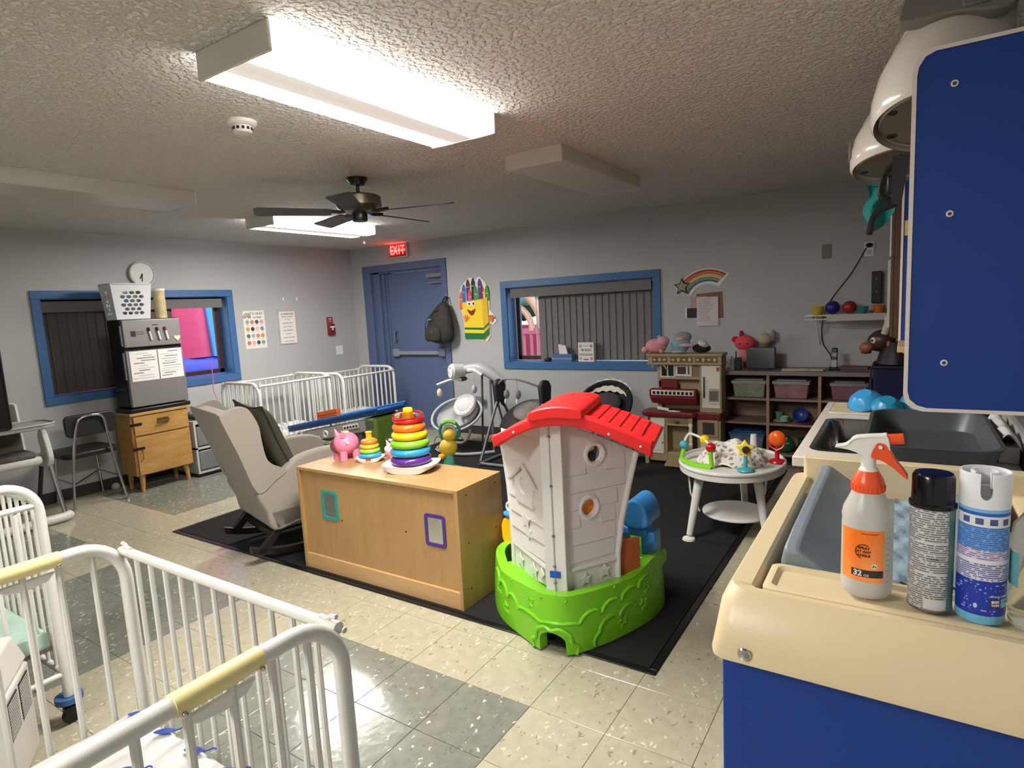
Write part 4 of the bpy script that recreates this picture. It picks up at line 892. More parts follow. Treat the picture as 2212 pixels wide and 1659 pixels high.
# roof
lo = [(-.215, .905), (-.14, .945), (-.05, .985), (.03, 1.0), (.11, 1.003), (.19, .985), (.30, .945), (.43, .885)]
up = [(.435, .945), (.30, 1.0), (.20, 1.035), (.15, 1.05), (.06, 1.058), (-.03, 1.04), (-.12, 1.0), (-.215, .955)]
def rf(p, d): return TT*p[0]+UP*p[1]+NN*d
prof = [(v.x, v.y) for v in spline(lo, 3)]+[(v.x, v.y) for v in spline(up, 3)]
part('roof', MB().loft([[rf(p, d) for p in prof] for d in (-.075, -.03)]), REDR, ph, bev=.008, seg=3)
prof2 = [(v.x, v.y-.012) for v in spline(up, 3)]+[(v.x, v.y-.035) for v in spline(up, 3)][::-1]
part('roof_shell', MB().loft([[rf(p, d) for p in prof2] for d in (-.04, .30)]), REDR, ph, bev=.004)
part('roof_side', MB().hexa([rf((-.20, .905), -.05), rf((-.20, .905), .30), wl(.545, .13, .835), wl(.545, -.02, .835)], [rf((-.20, .95), -.05), rf((-.20, .95), .30), wl(.545, .13, .86), wl(.545, -.02, .86)]), REDR, ph, bev=.004)
cap = [(-.045, 1.02), (.05, 1.035), (.15, 1.03), (.17, 1.045), (.15, 1.075), (.05, 1.082), (-.04, 1.062), (-.055, 1.04)]
part('ridge_cap', MB().loft([[rf((v.x, v.y), d) for v in spline(cap, 3, True)] for d in (-.085, .31)]), REDR, ph, bev=.006)
for side in (1, -1):
    for i in range(5):
        t0 = (.175+.043*i) if side > 0 else (-.07-.03*i)
        upz = lambda q: next(b0+(b1-b0)*(q-a0)/(a1-a0) for (a0, b0), (a1, b1) in zip(up[::-1], up[-2::-1]) if a0 <= max(-.214, min(.434, q)) <= a1)
        zz = upz(t0)-.006
        for j in range(6):
            sl = -.38 if side > 0 else .45
            part('shingle', MB().add([tuple(rf((t0+dt, upz(t0+dt)-.012+(.0015 if dt == 0 else .006)+dz), -.025+.053*j+dd)) for dz in (-.012, 0) for dd in (0, .05) for dt in (0, .038 if side > 0 else -.026)], [(0, 2, 3, 1), (4, 5, 7, 6), (0, 1, 5, 4), (2, 6, 7, 3), (0, 4, 6, 2), (1, 3, 7, 5)]), REDR, ph)
for p in ((-.12, .975), (.27, .975), (.39, .93)): part('screw', MB().ball(rf(p, -.077), .005, 8, 6), WHITE, ph)
# interior and side pieces
part('orange_shelf', MB().prism([(0, 0), (.3, 0), (0, .3)], wl(.045, .045, .56), U1, U2, UP, .03), P((240, 130, 30), .4), ph)
part('orange_door', MB().hexa([wl(.03, .37, .12), wl(.02, .47, .12), wl(.04, .47, .12), wl(.05, .37, .12)], [wl(.03, .37, .40), wl(.02, .47, .40), wl(.04, .47, .40), wl(.05, .37, .40)]), P((176, 92, 44), .45), ph, bev=.005)
MBX = P((62, 148, 220), .3)
mp = V((.17, .56, .43))
part('mailbox', MB().loft([[mp+V((.075*cos(a)*.9, dy, .115*sin(a) if sin(a) > 0 else .03*sin(a))) for a in [2*pi*i/24 for i in range(24)]] for dy in (-.07, .11)]), MBX, ph, bev=.012, seg=3)
part('mailbox_bracket', MB().cb(mp+V((-.04, .02, -.06)), (.16, .10, .04)).cb(mp+V((.04, .04, -.12)), (.07, .09, .12)), MBX, ph, bev=.008)
part('lime_seat', MB().cb(mp+V((.03, .04, -.21)), (.13, .16, .07)), LIME, ph, bev=.015, seg=3)
yp = V((-.50, .41, .30))
part('yellow_bottle', MB().prism([(-.03, -.07), (.03, -.07), (.045, -.03), (.045, .04), (.03, .075), (-.03, .075), (-.045, .04), (-.045, -.03)], yp, V((1, 0, 0)), UP, V((0, 1, 0)), .06), P((246, 190, 20), .35), ph, bev=.006)
part('blue_cap', MB().cyl(yp+V((0, .03, .075)), yp+V((0, .03, .1)), .018).cyl(yp+V((0, .03, .095)), yp+V((0, .03, .105)), .04), P((60, 150, 210), .35), ph)
part('white_ring', MB().torus(yp+V((0, .03, .135)), .025, .006, ax=(0, 1, 0), n=16, m=6), WHITE, ph)
# ------------------------------------------------------------ round activity table
t = thing('activity_table', 'white round baby activity table with shelf on the black mat', 'activity table', (.86, 2.09, .01))
TW = P((222, 220, 214), .35)
part('table_top', plate(circ(0, 0, .335, 48), [circ(-.02, .02, .17, 28)], .045, lambda co: V((co.x*.93, co.y*1.08, co.z+.425))), TW, t, bev=.008, seg=3)
part('rim', MB().torus((0, 0, .445), .328, .010, n=48, m=10), TW, t)
for v in t.children:
    if v.name.startswith('rim'): v.scale = (.94, 1.09, 1.3); v.location.z = -.13
for k, (x, y) in enumerate(((-.19, -.29), (.24, -.16), (.02, .30))):
    part('leg', MB().tube([(x*.72, y*.72, .41), (x*.8, y*.8, .3), (x*.98, y*.98, .03)], [.03, .026, .02], 12), TW, t); part('foot', MB().lathe([(.04, 0), (.036, .012), (.02, .02)], c=(x, y, 0), n=18), TW, t)
part('strap', MB().tube([(-.24, -.12, .40), (-.22, -.14, .25), (-.17, -.12, .13)], .006, 6), TW, t); part('strap', MB().tube([(.2, .05, .40), (.19, .04, .25), (.15, .04, .13)], .008, 6), TW, t)
part('footboard', MB().prism([(p[0], p[1]) for p in circ(0, 0, .20, 28)], (0.02, -.0, .11), (1, 0, 0), (0, 1, 0), UP, .015), TW, t, bev=.004)
def m_giraffe(nt, b):
    v = tex(nt, 'Voronoi', 26); v.feature = 'DISTANCE_TO_EDGE'
    nt.links.new(ramp(nt, v.outputs['Distance'], [(.17, (226, 222, 214)), (.24, (146, 138, 132))]), b.inputs['Base Color']); b.inputs['Roughness'].default_value = .85
GI = node_mat('spotted_cloth', m_giraffe)
def heap(a, b):
    x, y = (a-.5)*2, (b-.5)*2; q = max(0, 1-x*x-y*y*.9); n_ = sin(x*9+y*4)*.012+sin(y*13-x*5)*.010
    return V((x*.21, y*.19, .44+.13*q**.7+n_*min(1, q*2)+.02*x*0))
part('cloth_seat', MB().grid(26, 26, heap), GI, t, sub=1)
for nm, base, things_ in (('bead_toy', (-.17, -.16), 0), ('star_toy', (.10, -.2), 1), ('spinner_toy', (.22, .06), 2)): pass
part('bead_toy_base', MB().tube(spline([(-.28, -.12, .455), (-.18, -.21, .455), (-.06, -.24, .455)], 5), .02, 8).cyl((-.28, -.12, .46), (-.27, -.1, .53), .014).cyl((-.06, -.24, .46), (-.07, -.23, .55), .014), P((132, 204, 40), .35), t)
part('bead', MB().ball((-.27, -.1, .55), .028), P((60, 170, 190), .3), t); part('bead', MB().ball((-.13, -.13, .60), .03), P((246, 206, 20), .3), t); part('bead', MB().ball((-.07, -.22, .575), .03), P((196, 20, 30), .25), t)
part('bead_arch', MB().tube(spline([(-.27, -.1, .56), (-.24, -.09, .62), (-.17, -.11, .61), (-.12, -.15, .6), (-.07, -.22, .58)], 4), .008, 6), WHITE, t)
part('star_toy_base', MB().lathe([(.05, .455), (.045, .465), (.012, .475), (.01, .54)], c=(.13, -.22, 0), n=16), P((70, 170, 180), .35), t)
st = [(.055*(1 if i % 2 == 0 else .6)*cos(pi/2+pi*i/5), .055*(1 if i % 2 == 0 else .6)*sin(pi/2+pi*i/5)) for i in range(10)]
part('star', MB().prism(st, (.13, -.235, .585), (1, .2, 0), UP, (-.2, 1, 0), .03), P((240, 214, 70), .35), t, bev=.006); part('star_mirror', MB().cyl((.135, -.24, .585), (.14, -.25, .585), .022), STEEL, t)
part('spinner_base', MB().lathe([(.05, .455), (.045, .465), (.014, .475), (.012, .56)], c=(.26, .04, 0), n=16), P((186, 24, 30), .3), t); part('spinner', MB().ball((.26, .04, .60), (.05, .03, .05)), P((236, 96, 24), .25), t)
part('spinner_fork', MB().tube([(.21, .04, .6), (.225, .03, .55), (.26, .02, .53), (.295, .03, .55), (.31, .04, .6)], .007, 6), P((186, 24, 30), .3), t)
part('cone_post', MB().cyl((.09, .21, .45), (.09, .21, .58), .026, .018).cyl((.09, .21, .45), (.09, .21, .465), .05, .045), TW, t)
# ------------------------------------------------------------ baby swings, bouncers
GS = mat('light_grey_cloth', (172, 172, 172), .9, bump=.2, bscale=60); GD = mat('mid_grey_cloth', (112, 110, 108), .9, bump=.2, bscale=60)
def bowl(mb, c, rx, ry, dep, tilt, n=26, m=8, lip=.02):
    R_ = Matrix.Rotation(tilt, 3, 'X'); rings = []
    for j in range(m+1):
        q = 1-(j/m)**1.6 if j else 1; z = -dep*(j/m)**.8
        rings.append([V(c)+R_ @ V((rx*max(q, .05)*cos(2*pi*i/n), ry*max(q, .05)*sin(2*pi*i/n), z)) for i in range(n)])
    for j in range(m, -1, -1):
        q = (1-(j/m)**1.6 if j else 1)-.06; z = -dep*(j/m)**.8+lip
        rings.append([V(c)+R_ @ V((rx*max(q, .04)*cos(2*pi*i/n), ry*max(q, .04)*sin(2*pi*i/n), z*.9+.004)) for i in range(n)])
    return mb.loft(rings, cap=False)
t = thing('baby_swing', 'pale grey baby swing with a round control pod beside the blue door', 'baby swing', (-2.1, 3.3, .01))
part('seat', bowl(MB(), (-.16, -.05, .36), .30, .23, .16, rad(38)), GS, t); 
for v in t.children: v.rotation_euler = (0, 0, rad(-12))
part('head_cushion', MB().ball((-.1, .04, .46), (.13, .05, .1), 18, 10, rot=(rad(-40), 0, 0)).torus((-.1, .03, .46), .11, .028, ax=(0, -.8, .6), n=24, m=8), mat('white_plush', (206, 204, 202), .95, bump=.3, bscale=80), t)
part('seat_ring', MB().tube([V((-.16+.31*cos(a), -.05+.19*sin(a), .37+.15*sin(a))) for a in [2*pi*i/28 for i in range(28)]], .014, 8, closed=True), LGREY, t)
part('control_pod', MB().cyl((-.2, -.04, .83), (-.13, .08, .82), .085, .08, n=26), P((196, 196, 196), .35), t, bev=.01)
part('pod_face', MB().cyl((-.207, -.052, .832), (-.2, -.04, .831), .068, n=24), P((218, 218, 214), .4), t)
for k in range(6): part('button', MB().cyl((-.211+.03*sin(k), -.058, .835+.035*cos(k*1.05)), (-.205+.03*sin(k), -.05, .835+.035*cos(k*1.05)), .008, n=8), P((190, 170, 130), .5), t)
part('arm_housing', MB().tube(spline([(-.13, .06, .83), (.03, .1, .86), (.2, .12, .80), (.34, .14, .70)], 5), [.05]*6+[.06]*5+[.055]*5, 14), P((168, 168, 166), .4), t)
part('arm_grip', MB().tube(spline([(-.02, .02, .84), (.06, .02, .84), (.14, .04, .79)], 4), .022, 8), WHITE, t)
part('toy_bar', MB().tube(spline([(-.1, .0, .74), (-.22, -.04, .74), (-.36, -.1, .69)], 4), .013, 8), P((206, 206, 204), .35), t); part('pod_underside', MB().ball((-.13, .04, .745), (.07, .05, .03)), DARK, t)
part('hanging_toy', MB().ball((-.34, -.09, .6), (.03, .03, .05)), P((206, 190, 170), .6), t); part('hanging_toy', MB().ball((.06, 0, .64), (.03, .03, .045)).cyl((.06, 0, .66), (.06, .02, .78), .003), LGREY, t)
part('hanging_bear', MB().ball((-.13, -.1, .18), (.03, .03, .05)), GS, t)
for a, b in (((.1, .1, .78), (.02, .15, .0)), ((.2, .12, .76), (.26, .3, .0)), ((.2, .1, .74), (.36, -.12, .0))): part('leg', MB().tube([a, b], .012, 8), P((90, 90, 92), .4, ), t)
part('base_frame', MB().tube(spline([(-.36, .1, .02), (-.3, -.25, .02), (.1, -.34, .02), (.36, -.12, .02)], 6), .016, 8), LGREY, t)
part('recliner_handle', MB().tube(spline([(.0, -.1, .33), (.06, -.12, .2), (.0, -.16, .1), (-.1, -.2, .1)], 5), .016, 8), P((150, 146, 138), .5), t)
part('wall_power_box', MB().cb((-.32, .6, .42), (.1, .03, .07)), GREY, t)
t = thing('baby_swing', 'dark grey baby swing with two hinge hubs and a toy bar under the far window', 'baby swing', (-1.33, 3.12, .01))
SG = mat('swing_metal', (108, 112, 118), .35, .6)
for s_, x in ((-1, -.27), (1, .25)):
    part('hub', MB().prism([(-.05, -.20), (-.07, .02), (-.045, .07), (0, .085), (.045, .07), (.07, .02), (.05, -.20), (.0, -.12)], (x-.02, .0, .70), (.25, 1, 0), UP, (1, 0, 0), .045), DARK, t, bev=.012, seg=3)
    for y in (-.36, .42): part('leg', MB().tube([(x, y*.12, .56), (x+.01*s_, y, .035)], .014, 10), SG, t)
    part('floor_bar', MB().tube([(x, -.40, .02), (x, .44, .02)], .016, 8), SG, t)
part('front_bar', MB().tube([(-.27, -.38, .022), (.25, -.38, .022)], .014, 8), P((120, 124, 130), .4), t)
part('toy_bar', MB().tube(spline([(-.25, -.03, .74), (-.12, -.12, .80), (.05, -.14, .80), (.23, -.04, .72)], 5), .010, 8), P((140, 136, 126), .5), t)
for x in (-.10, .03):
    part('hanging_toy', MB().ball((x, -.12, .655), (.028, .028, .045), 12, 8).cyl((x, -.12, .68), (x, -.13, .79), .002, n=6), mat('toy_plush', (130, 130, 132), .9), t); part('toy_tail', MB().ball((x-.01, -.13, .585), (.012, .012, .028), 8, 6), WHITE, t)
part('seat', bowl(MB(), (.0, .02, .40), .24, .30, .22, rad(28)), GD, t)
part('seat_liner', MB().ball((0, .08, .46), (.16, .04, .12), 14, 8, rot=(rad(-50), 0, 0)), mat('liner_cloth', (128, 124, 118), .9, noise=.3, nscale=30), t)
NV = mat('navy_cloth', (24, 28, 38), .85, bump=.2, bscale=50)
t = thing('baby_bouncer', 'dark navy reclining baby bouncer with a pale cloth draped over its top', 'baby bouncer', (-.62, 3.42, .01))
part('shell', bowl(MB(), (0, 0, .50), .27, .27, .17, rad(48)), NV, t)
part('rim', MB().tube([V((.27*cos(a), .19*sin(a), .51+.2*sin(a))) for a in [2*pi*i/28 for i in range(28)]], .02, 8, closed=True), NV, t)
part('head_cushion', MB().ball((.02, .02, .53), (.15, .04, .12), 16, 10, rot=(rad(-40), 0, 0)), mat('bouncer_pad', (62, 58, 60), .9), t)
part('head_print', MB().ball((.03, -.01, .5), (.07, .03, .05), 12, 8, rot=(rad(-40), 0, 0)), mat('dotted_pad', (150, 144, 130), .9, noise=.8, nscale=60), t)
part('draped_cloth', MB().grid(22, 8, lambda a, b: V((.285*cos(rad(35+100*a)), .205*sin(rad(35+100*a))*(1-b*.42)+.01, .525+.215*sin(rad(35+100*a))*(1-b*.42)-.02*b+.008*sin(a*40)))), mat('cream_cloth', (206, 202, 186), .9, bump=.2, bscale=30), t)
part('leg', MB().tube([(-.2, .1, .46), (-.2, .22, .02), (-.2, -.2, .02)], .012, 8), DARK, t); part('leg', MB().tube([(.2, .1, .46), (.2, .22, .02), (.2, -.2, .02)], .012, 8), DARK, t)
t = thing('baby_rocker', 'small dark grey infant rocker seat leaning on the wall beside the toy kitchen', 'baby rocker', (-.36, 3.10, .01))
part('hoop', MB().tube([V((.11*cos(a), -.02-.06*sin(a)*.4, .40+.13*sin(a))) for a in [2*pi*i/24 for i in range(24)]], .012, 8, closed=True), BLACK, t)
part('seat_back', MB().ball((0, .0, .40), (.10, .03, .12), 16, 10), mat('rocker_pad', (58, 52, 52), .9), t)
part('seat_cover', MB().grid(10, 10, lambda a, b: V(((a-.5)*(.2+.16*b), -.03-.12*b, .38-.34*b+.03*sin(pi*a)))), mat('striped_pad', (88, 86, 86), .9), t)
for x in (-.13, 0.0, .13): part('frame_tube', MB().tube(spline([(x*.75, -.0, .48), (x*1.0, -.08, .33), (x*1.25, -.17, .03)], 5), .010, 8), BLACK, t)
# ------------------------------------------------------------ toy kitchen
kt = thing('toy_kitchen', 'tan and white toy kitchen with maroon counter against the far wall', 'toy kitchen', (0, 3.4, .01))
KT = mat('tan_plastic', (150, 132, 100), .5, noise=.08, nscale=6); KW = P((206, 200, 186), .4); KM = P((104, 26, 36), .4); KB = P((56, 44, 36), .5)
bx = lambda x0, x1, y0, y1, z0, z1: MB().box(x0, x1, y0, y1, z0, z1)
part('back', bx(-.10, .30, .30, .34, .02, .9), KT, kt, bev=.004)
part('base_cabinet', bx(-.165, 0.0, .02, .32, .03, .44), KT, kt, bev=.006); part('oven_side', bx(.20, .225, .02, .32, .03, .44), KT, kt, bev=.004); part('oven_floor', bx(0, .2, .02, .32, .03, .12), KT, kt, bev=.004); part('oven_header', bx(0, .2, .02, .32, .36, .44), KT, kt, bev=.004)
part('header_panel', bx(.01, .18, .01, .02, .385, .42), P((128, 110, 80), .5), kt, bev=.003); part('bin_pull', MB().ball((.09, .0, .395), (.025, .012, .012), 10, 6), KB, kt)
part('drawer', bx(-.15, -.02, .0, .02, .345, .425), KW, kt, bev=.006); part('cupboard_door', bx(-.15, -.03, .0, .02, .10, .315), KW, kt, bev=.006); part('door_panel', bx(-.13, -.05, -.005, .0, .13, .29), KW, kt, bev=.004); part('knob', MB().ball((-.04, -.008, .205), .008), STEEL, kt)
part('oven_flap', MB().hexa([(.0, -.18, .012), (.2, -.18, .012), (.2, .0, .03), (0, 0, .03)], [(.0, -.18, .03), (.2, -.18, .03), (.2, .0, .05), (0, 0, .05)]), KT, kt, bev=.005)
tp = [(.012, 0), (.02, .02), (.012, .04), (.017, .07), (.01, .10), (.018, .13), (.012, .16), (.02, .19), (.012, .21)]
for x in (-.185, .212): part('turned_post', MB().lathe([(a, b+.185) for a, b in tp], c=(x, .0, 0), n=12), KW, kt)
for x in (-.187, .212): part('post_foot', bx(x-.018, x+.018, -.018, .06, 0, .185), KT, kt, bev=.004); part('post_top', bx(x-.018, x+.018, -.018, .06, .395, .445), KT, kt, bev=.004)
part('countertop', MB().prism([(p[0], p[1]) for p in rrect(.49, .38, .06, 4, .02, .13)], (0, 0, .445), (1, 0, 0), (0, 1, 0), UP, .045), KM, kt, bev=.012, seg=3)
part('right_counter', bx(.25, .46, .05, .33, .42, .49), KM, kt, bev=.01); part('right_base', bx(.26, .46, .06, .33, .0, .42), KT, kt, bev=.005)
part('right_door', bx(.285, .44, .04, .06, .28, .425), KT, kt, bev=.004); part('door_window', bx(.31, .41, .035, .042, .30, .405), KB, kt); part('lower_drawer', bx(.29, .44, .04, .06, .10, .25), KW, kt, bev=.004)
part('side_column', bx(-.10, -.06, .12, .34, .49, .92), KT, kt, bev=.008); part('hood', bx(-.09, .29, .10, .32, .77, .91), KT, kt, bev=.006)
part('window_frame', plate([(0, 0), (.13, 0), (.13, .115), (0, .115)], [[(.01, .01), (.06, .01), (.06, .105), (.01, .105)], [(.07, .01), (.12, .01), (.12, .105), (.07, .105)]], .01, lambda co: V((co.x-.065, .095-co.z, co.y+.79))), KW, kt); part('window_dark', bx(-.06, .06, .098, .1005, .795, .9), BLACK, kt)
part('microwave', bx(.072, .215, .085, .1, .80, .90), KW, kt, bev=.004); part('microwave_window', bx(.09, .165, .08, .086, .82, .885), KB, kt, bev=.003); part('microwave_handle', MB().tube([(.188, .085, .82), (.19, .068, .85), (.188, .085, .885)], .006, 6), DARK, kt); part('keypad', bx(.22, .275, .093, .101, .80, .89), P((120, 106, 84), .5), kt)
part('backsplash', bx(-.08, .28, .29, .30, .5, .77), P((170, 150, 118), .5), kt)
part('piano_body', MB().hexa([(-.13, .0, .56), (.27, .0, .56), (.27, .28, .56), (-.13, .28, .56)], [(-.148, -.04, .62), (.268, -.04, .62), (.268, .28, .66), (-.148, .28, .66)]).box(-.148, .268, -.04, .1, .62, .69), KM, kt, bev=.008)
part('key_panel', bx(-.128, .25, -.048, -.04, .638, .682), KW, kt, bev=.003)
for k in range(10): part('black_key', bx(-.113+.0365*k, -.09+.0365*k, -.053, -.047, .646, .672), BLACK, kt, sm=False)
part('music_stand', MB().prism([(-.09, .69), (.085, .69), (.08, .755), (.02, .775), (-.04, .77), (-.09, .76)], (0, .12, 0), (1, 0, 0), (0, 0, 1), (0, 1, 0), .02), KM, kt, bev=.006)
part('white_handset', MB().tube(spline([(-.08, .02, .515), (-.03, .0, .51), (.02, .0, .505)], 4), .014, 8), KW, kt); part('white_spoon', MB().ball((.07, -.02, .495), (.06, .02, .008)), KW, kt)
part('fridge', bx(.285, .47, .06, .33, .49, .91), KT, kt, bev=.006); part('fridge_door', bx(.305, .46, .045, .06, .53, .90), KW, kt, bev=.006)
part('fridge_handle', MB().tube([(.325, .045, .62), (.328, .02, .66), (.328, .02, .74), (.325, .045, .8)], .007, 6), DARK, kt); part('dispenser', bx(.365, .45, .035, .046, .585, .70), P((150, 146, 140), .3), kt, bev=.004)
part('dispenser_screen', bx(.375, .44, .03, .036, .6, .68), STEEL, kt); part('dispenser_tray', bx(.36, .455, .02, .046, .575, .585), KW, kt); part('red_magnet', bx(.43, .455, .04, .046, .85, .885), P((180, 60, 50), .5), kt)
part('crown', bx(-.165, .475, .02, .33, .915, .985), KT, kt, bev=.004); part('crown_top', bx(-.18, .485, .0, .34, .98, 1.0), KT, kt, bev=.004); part('crown_foot', bx(-.172, .48, .005, .33, .905, .918), KT, kt, bev=.003)
for x0, x1 in ((-.125, .01), (.04, .235), (.255, .445)):
    part('crown_panel', bx(x0, x1, .014, .022, .925, .972), P((100, 74, 50), .5), kt, bev=.002)
    n_ = 3 if x1-x0 < .15 else 4
    for k in range(n_): part('ornament', MB().ball((x0+(x1-x0)*(k+.5)/n_, .012, .948), (.013, .006, .017) if k % 2 else (.015, .006, .01), 8, 6), P((186, 160, 124), .5), kt)
part('arch_bracket', MB().tube(arc((-.07, .03, .84), .075, rad(20), rad(150), 10), .008, 6), KT, kt)
def plush(label, loc, pieces, nm='plush_toy', grp='soft toys on the toy kitchen and shelf', rz=0):
    t = thing(nm, label, 'soft toy', loc, rz, grp)
    for n_, c, q, col_ in pieces: part(n_, MB().ball(c, q, 16, 10), mat('plush_%d_%d_%d' % col_, col_, .95, noise=.12, nscale=40, bump=.5, bscale=120), t)
    return t
zk = 1.012
plush('pale pink soft toy lying at the left end of the toy kitchen top', (-.112, 3.49, zk), [('body', (0, 0, .065), (.10, .07, .065), (206, 140, 150)), ('head', (.07, -.02, .105), (.055, .05, .045), (200, 146, 164)), ('foot', (-.10, -.02, .03), (.03, .03, .03), (206, 150, 150)), ('foot', (.07, -.07, .02), (.02, .025, .02), (206, 150, 150)), ('ear', (.03, 0, .14), (.02, .012, .02), (150, 140, 150))])
pb = plush('blue and grey soft monster toy with a round window face on the toy kitchen', (.128, 3.49, zk), [('body', (-.02, 0, .08), (.085, .06, .08), (120, 158, 170)), ('head', (.0, .0, .14), (.08, .055, .045), (134, 138, 142)), ('face', (-.01, -.05, .125), (.035, .014, .018), (206, 150, 130)), ('arm', (.05, -.05, .07), (.07, .025, .018), (190, 150, 164)), ('foot', (-.02, -.06, .015), (.06, .03, .015), (150, 160, 160))])
zb = plush('black and white patched soft toy at the right end of the toy kitchen top', (.29, 3.49, zk), [('body', (0, 0, .04), (.08, .05, .04), (30, 28, 32))])
part('patched_head', MB().ball((.02, -.02, .08), (.05, .035, .03), 14, 8, rot=(0, rad(30), 0)), mat('patched_plush', (190, 186, 184), .95, noise=.9, nscale=25), zb)
kt.scale = (1, .52, 1)
# ------------------------------------------------------------ long cubby shelf with bins
sh = thing('cubby_shelf', 'long wooden cubby shelf with three columns against the far wall', 'shelf', (1.16, 3.76, .01))
CW = wood('worn_plywood', (116, 98, 82), (146, 124, 104), (1, 6, 6), .55); CE = wood('plywood_edge', (150, 108, 80), (170, 126, 96), (6, 1, 1), .5)
part('top', MB().box(-.74, .86, -.17, .18, .80, .835), mat('worn_counter', (124, 112, 108), .5, noise=.12, nscale=7), sh, bev=.003)
part('back', MB().box(-.73, .85, .165, .18, .02, .80), CW, sh)
for x in (-.73, -.355, .035, .43, .835):
    part('upright', MB().box(x-.01, x+.01, -.155, .165, .0, .80), CW, sh); part('edge_strip', MB().box(x-.011, x+.011, -.162, -.155, .0, .80), CE, sh)
for z in (.585, .375, .115):
    for x0, x1 in ((-.72, -.365), (-.345, .025), (.045, .42), (.44, .825)): part('shelf_board', MB().box(x0, x1, -.155, .165, z, z+.018), CW, sh); 
BINC = lambda c: mat('clear_bin_%d_%d_%d' % c, c, .25, noise=.55, nscale=18)
def bin_(label, x, z, w_, h_, c, lid, grp='clear storage bins on the cubby shelf'):
    t = thing('storage_bin', label, 'storage bin', (x, 3.745, z), 0, grp)
    part('tub', MB().hexa([(-w_*.42, -.12, 0), (w_*.42, -.12, 0), (w_*.42, .12, 0), (-w_*.42, .12, 0)], [(-w_*.47, -.14, h_), (w_*.47, -.14, h_), (w_*.47, .14, h_), (-w_*.47, .14, h_)]), BINC(c), t, bev=.01)
    part('rim', MB().box(-w_*.49, w_*.49, -.145, .145, h_-.012, h_), P(lid, .4), t, bev=.003)
    part('lid', MB().box(-w_*.5, w_*.5, -.148, .148, h_, h_+.012).box(-w_*.40, w_*.40, -.11, .11, h_+.012, h_+.022), P(lid, .4), t, bev=.004)
    return t
bin_('clear lidded bin of yellow and green toys in the upper left cubby', .65, .614, .285, .135, (132, 136, 122), (150, 148, 144))
bin_('clear lidded bin of pink toys in the upper middle cubby', .98, .614, .285, .135, (148, 108, 110), (150, 146, 146))
bin_('clear lidded bin with rose contents in the upper right cubby', 1.40, .614, .27, .13, (128, 92, 100), (136, 128, 132))
bin_('clear bin with a blue lid in the lower left cubby', .63, .144, .30, .15, (104, 110, 128), (40, 84, 130))
t = thing('toy_dishes', 'pale green and cream toy dishes stacked in the middle cubby', 'toy dishes', (.90, 3.70, .404))
part('plate', MB().lathe([(.001, 0), (.05, 0), (.07, .012), (.068, .015), (.03, .006)], n=20), P((176, 176, 140), .4), t); part('cup', MB().lathe([(.001, .012), (.03, .012), (.04, .05), (.036, .05), (.028, .02)], c=(.02, -.02, 0), n=18), P((126, 184, 158), .4), t); part('cup', MB().lathe([(.001, .012), (.025, .012), (.035, .08), (.03, .08)], c=(-.03, .05, 0), n=16), P((92, 140, 90), .4), t)
def dish(label, loc, c, q=.06, tilt=60, cat='bowl', nm='toy_bowl', grp=None, rz=0):
    o = part(nm, MB().lathe([(.001, 0), (q*.5, 0), (q*.85, q*.3), (q, q*.62), (q*1.04, q*.64), (q*.96, q*.6), (q*.8, q*.32), (q*.45, q*.06), (.001, q*.06)], n=26), P(c, .3), loc=loc)
    o.rotation_euler = (rad(tilt), 0, rz); return tag(o, label, cat, grp)
dish('blue toy bowl tipped on its side in the middle cubby', (1.045, 3.70, .462), (34, 60, 130), .058, 65)
tag(part('toy_plate', MB().lathe([(.001, 0), (.05, 0), (.065, .01), (.063, .013), (.001, .006)], n=24, sy=.9), P((98, 40, 96), .4), loc=(1.08, 3.66, .404)), 'flat purple toy plate at the right of the middle cubby', 'plate')
t = thing('toy_box', 'brown lettered box standing at the back of the middle cubby', 'box', (1.115, 3.84, .404))
part('box_body', MB().box(-.065, .065, -.06, .06, 0, .155), P((104, 84, 68), .6), t, bev=.003); part('printed_panel', MB().box(-.058, .058, -.063, -.059, .03, .13), mat('box_print', (128, 104, 80), .6, noise=.6, nscale=40), t)
t = thing('green_toy_face', 'glossy green toy frog tub with white eyes in the lower middle cubby', 'toy', (.93, 3.68, .144))
part('body', MB().ball((0, 0, .07), (.075, .06, .07), 20, 14), P((14, 96, 50), .2), t)
for x in (-.012, .014): part('eye', MB().ball((x, -.045, .125), (.009, .01, .014), 8, 6), WHITE, t)
part('mouth', MB().tube([(-.04, -.055, .095), (0, -.064, .085), (.04, -.055, .095)], .004, 6), P((120, 190, 120), .4), t)
tag(part('green_tub', MB().lathe([(.001, 0), (.06, 0), (.07, .12), (.001, .125)], n=22), P((16, 78, 44), .3), loc=(1.09, 3.72, .144)), 'dark green round tub right of the green toy face', 'tub')
zt = .846
t = thing('tablet', 'black flat-screen monitor standing on the cubby shelf top', 'screen', (.73, 3.70, zt))
part('housing', MB().cb((0, .02, .098), (.235, .03, .19), (rad(-8), 0, 0)), P((60, 62, 68), .4), t, bev=.01); part('screen', MB().cb((0, .003, .098), (.21, .004, .165), (rad(-8), 0, 0)), P((24, 24, 34), .15), t)
t = thing('walkie_talkie', 'small black two-way radio upright left of the black screen', 'radio', (.555, 3.66, zt))
part('body', MB().box(-.027, .027, -.015, .015, 0, .11), BLACK, t, bev=.006); part('antenna', MB().cyl((-.018, 0, .11), (-.018, 0, .165), .005, n=8), BLACK, t)
tag(part('spray_tube', MB().lathe([(.02, 0), (.022, .09), (.012, .10), (.012, .12)], n=14), P((166, 176, 166), .35), loc=(.50, 3.68, zt)), 'slim pale bottle beside the black radio on the cubby shelf', 'bottle')
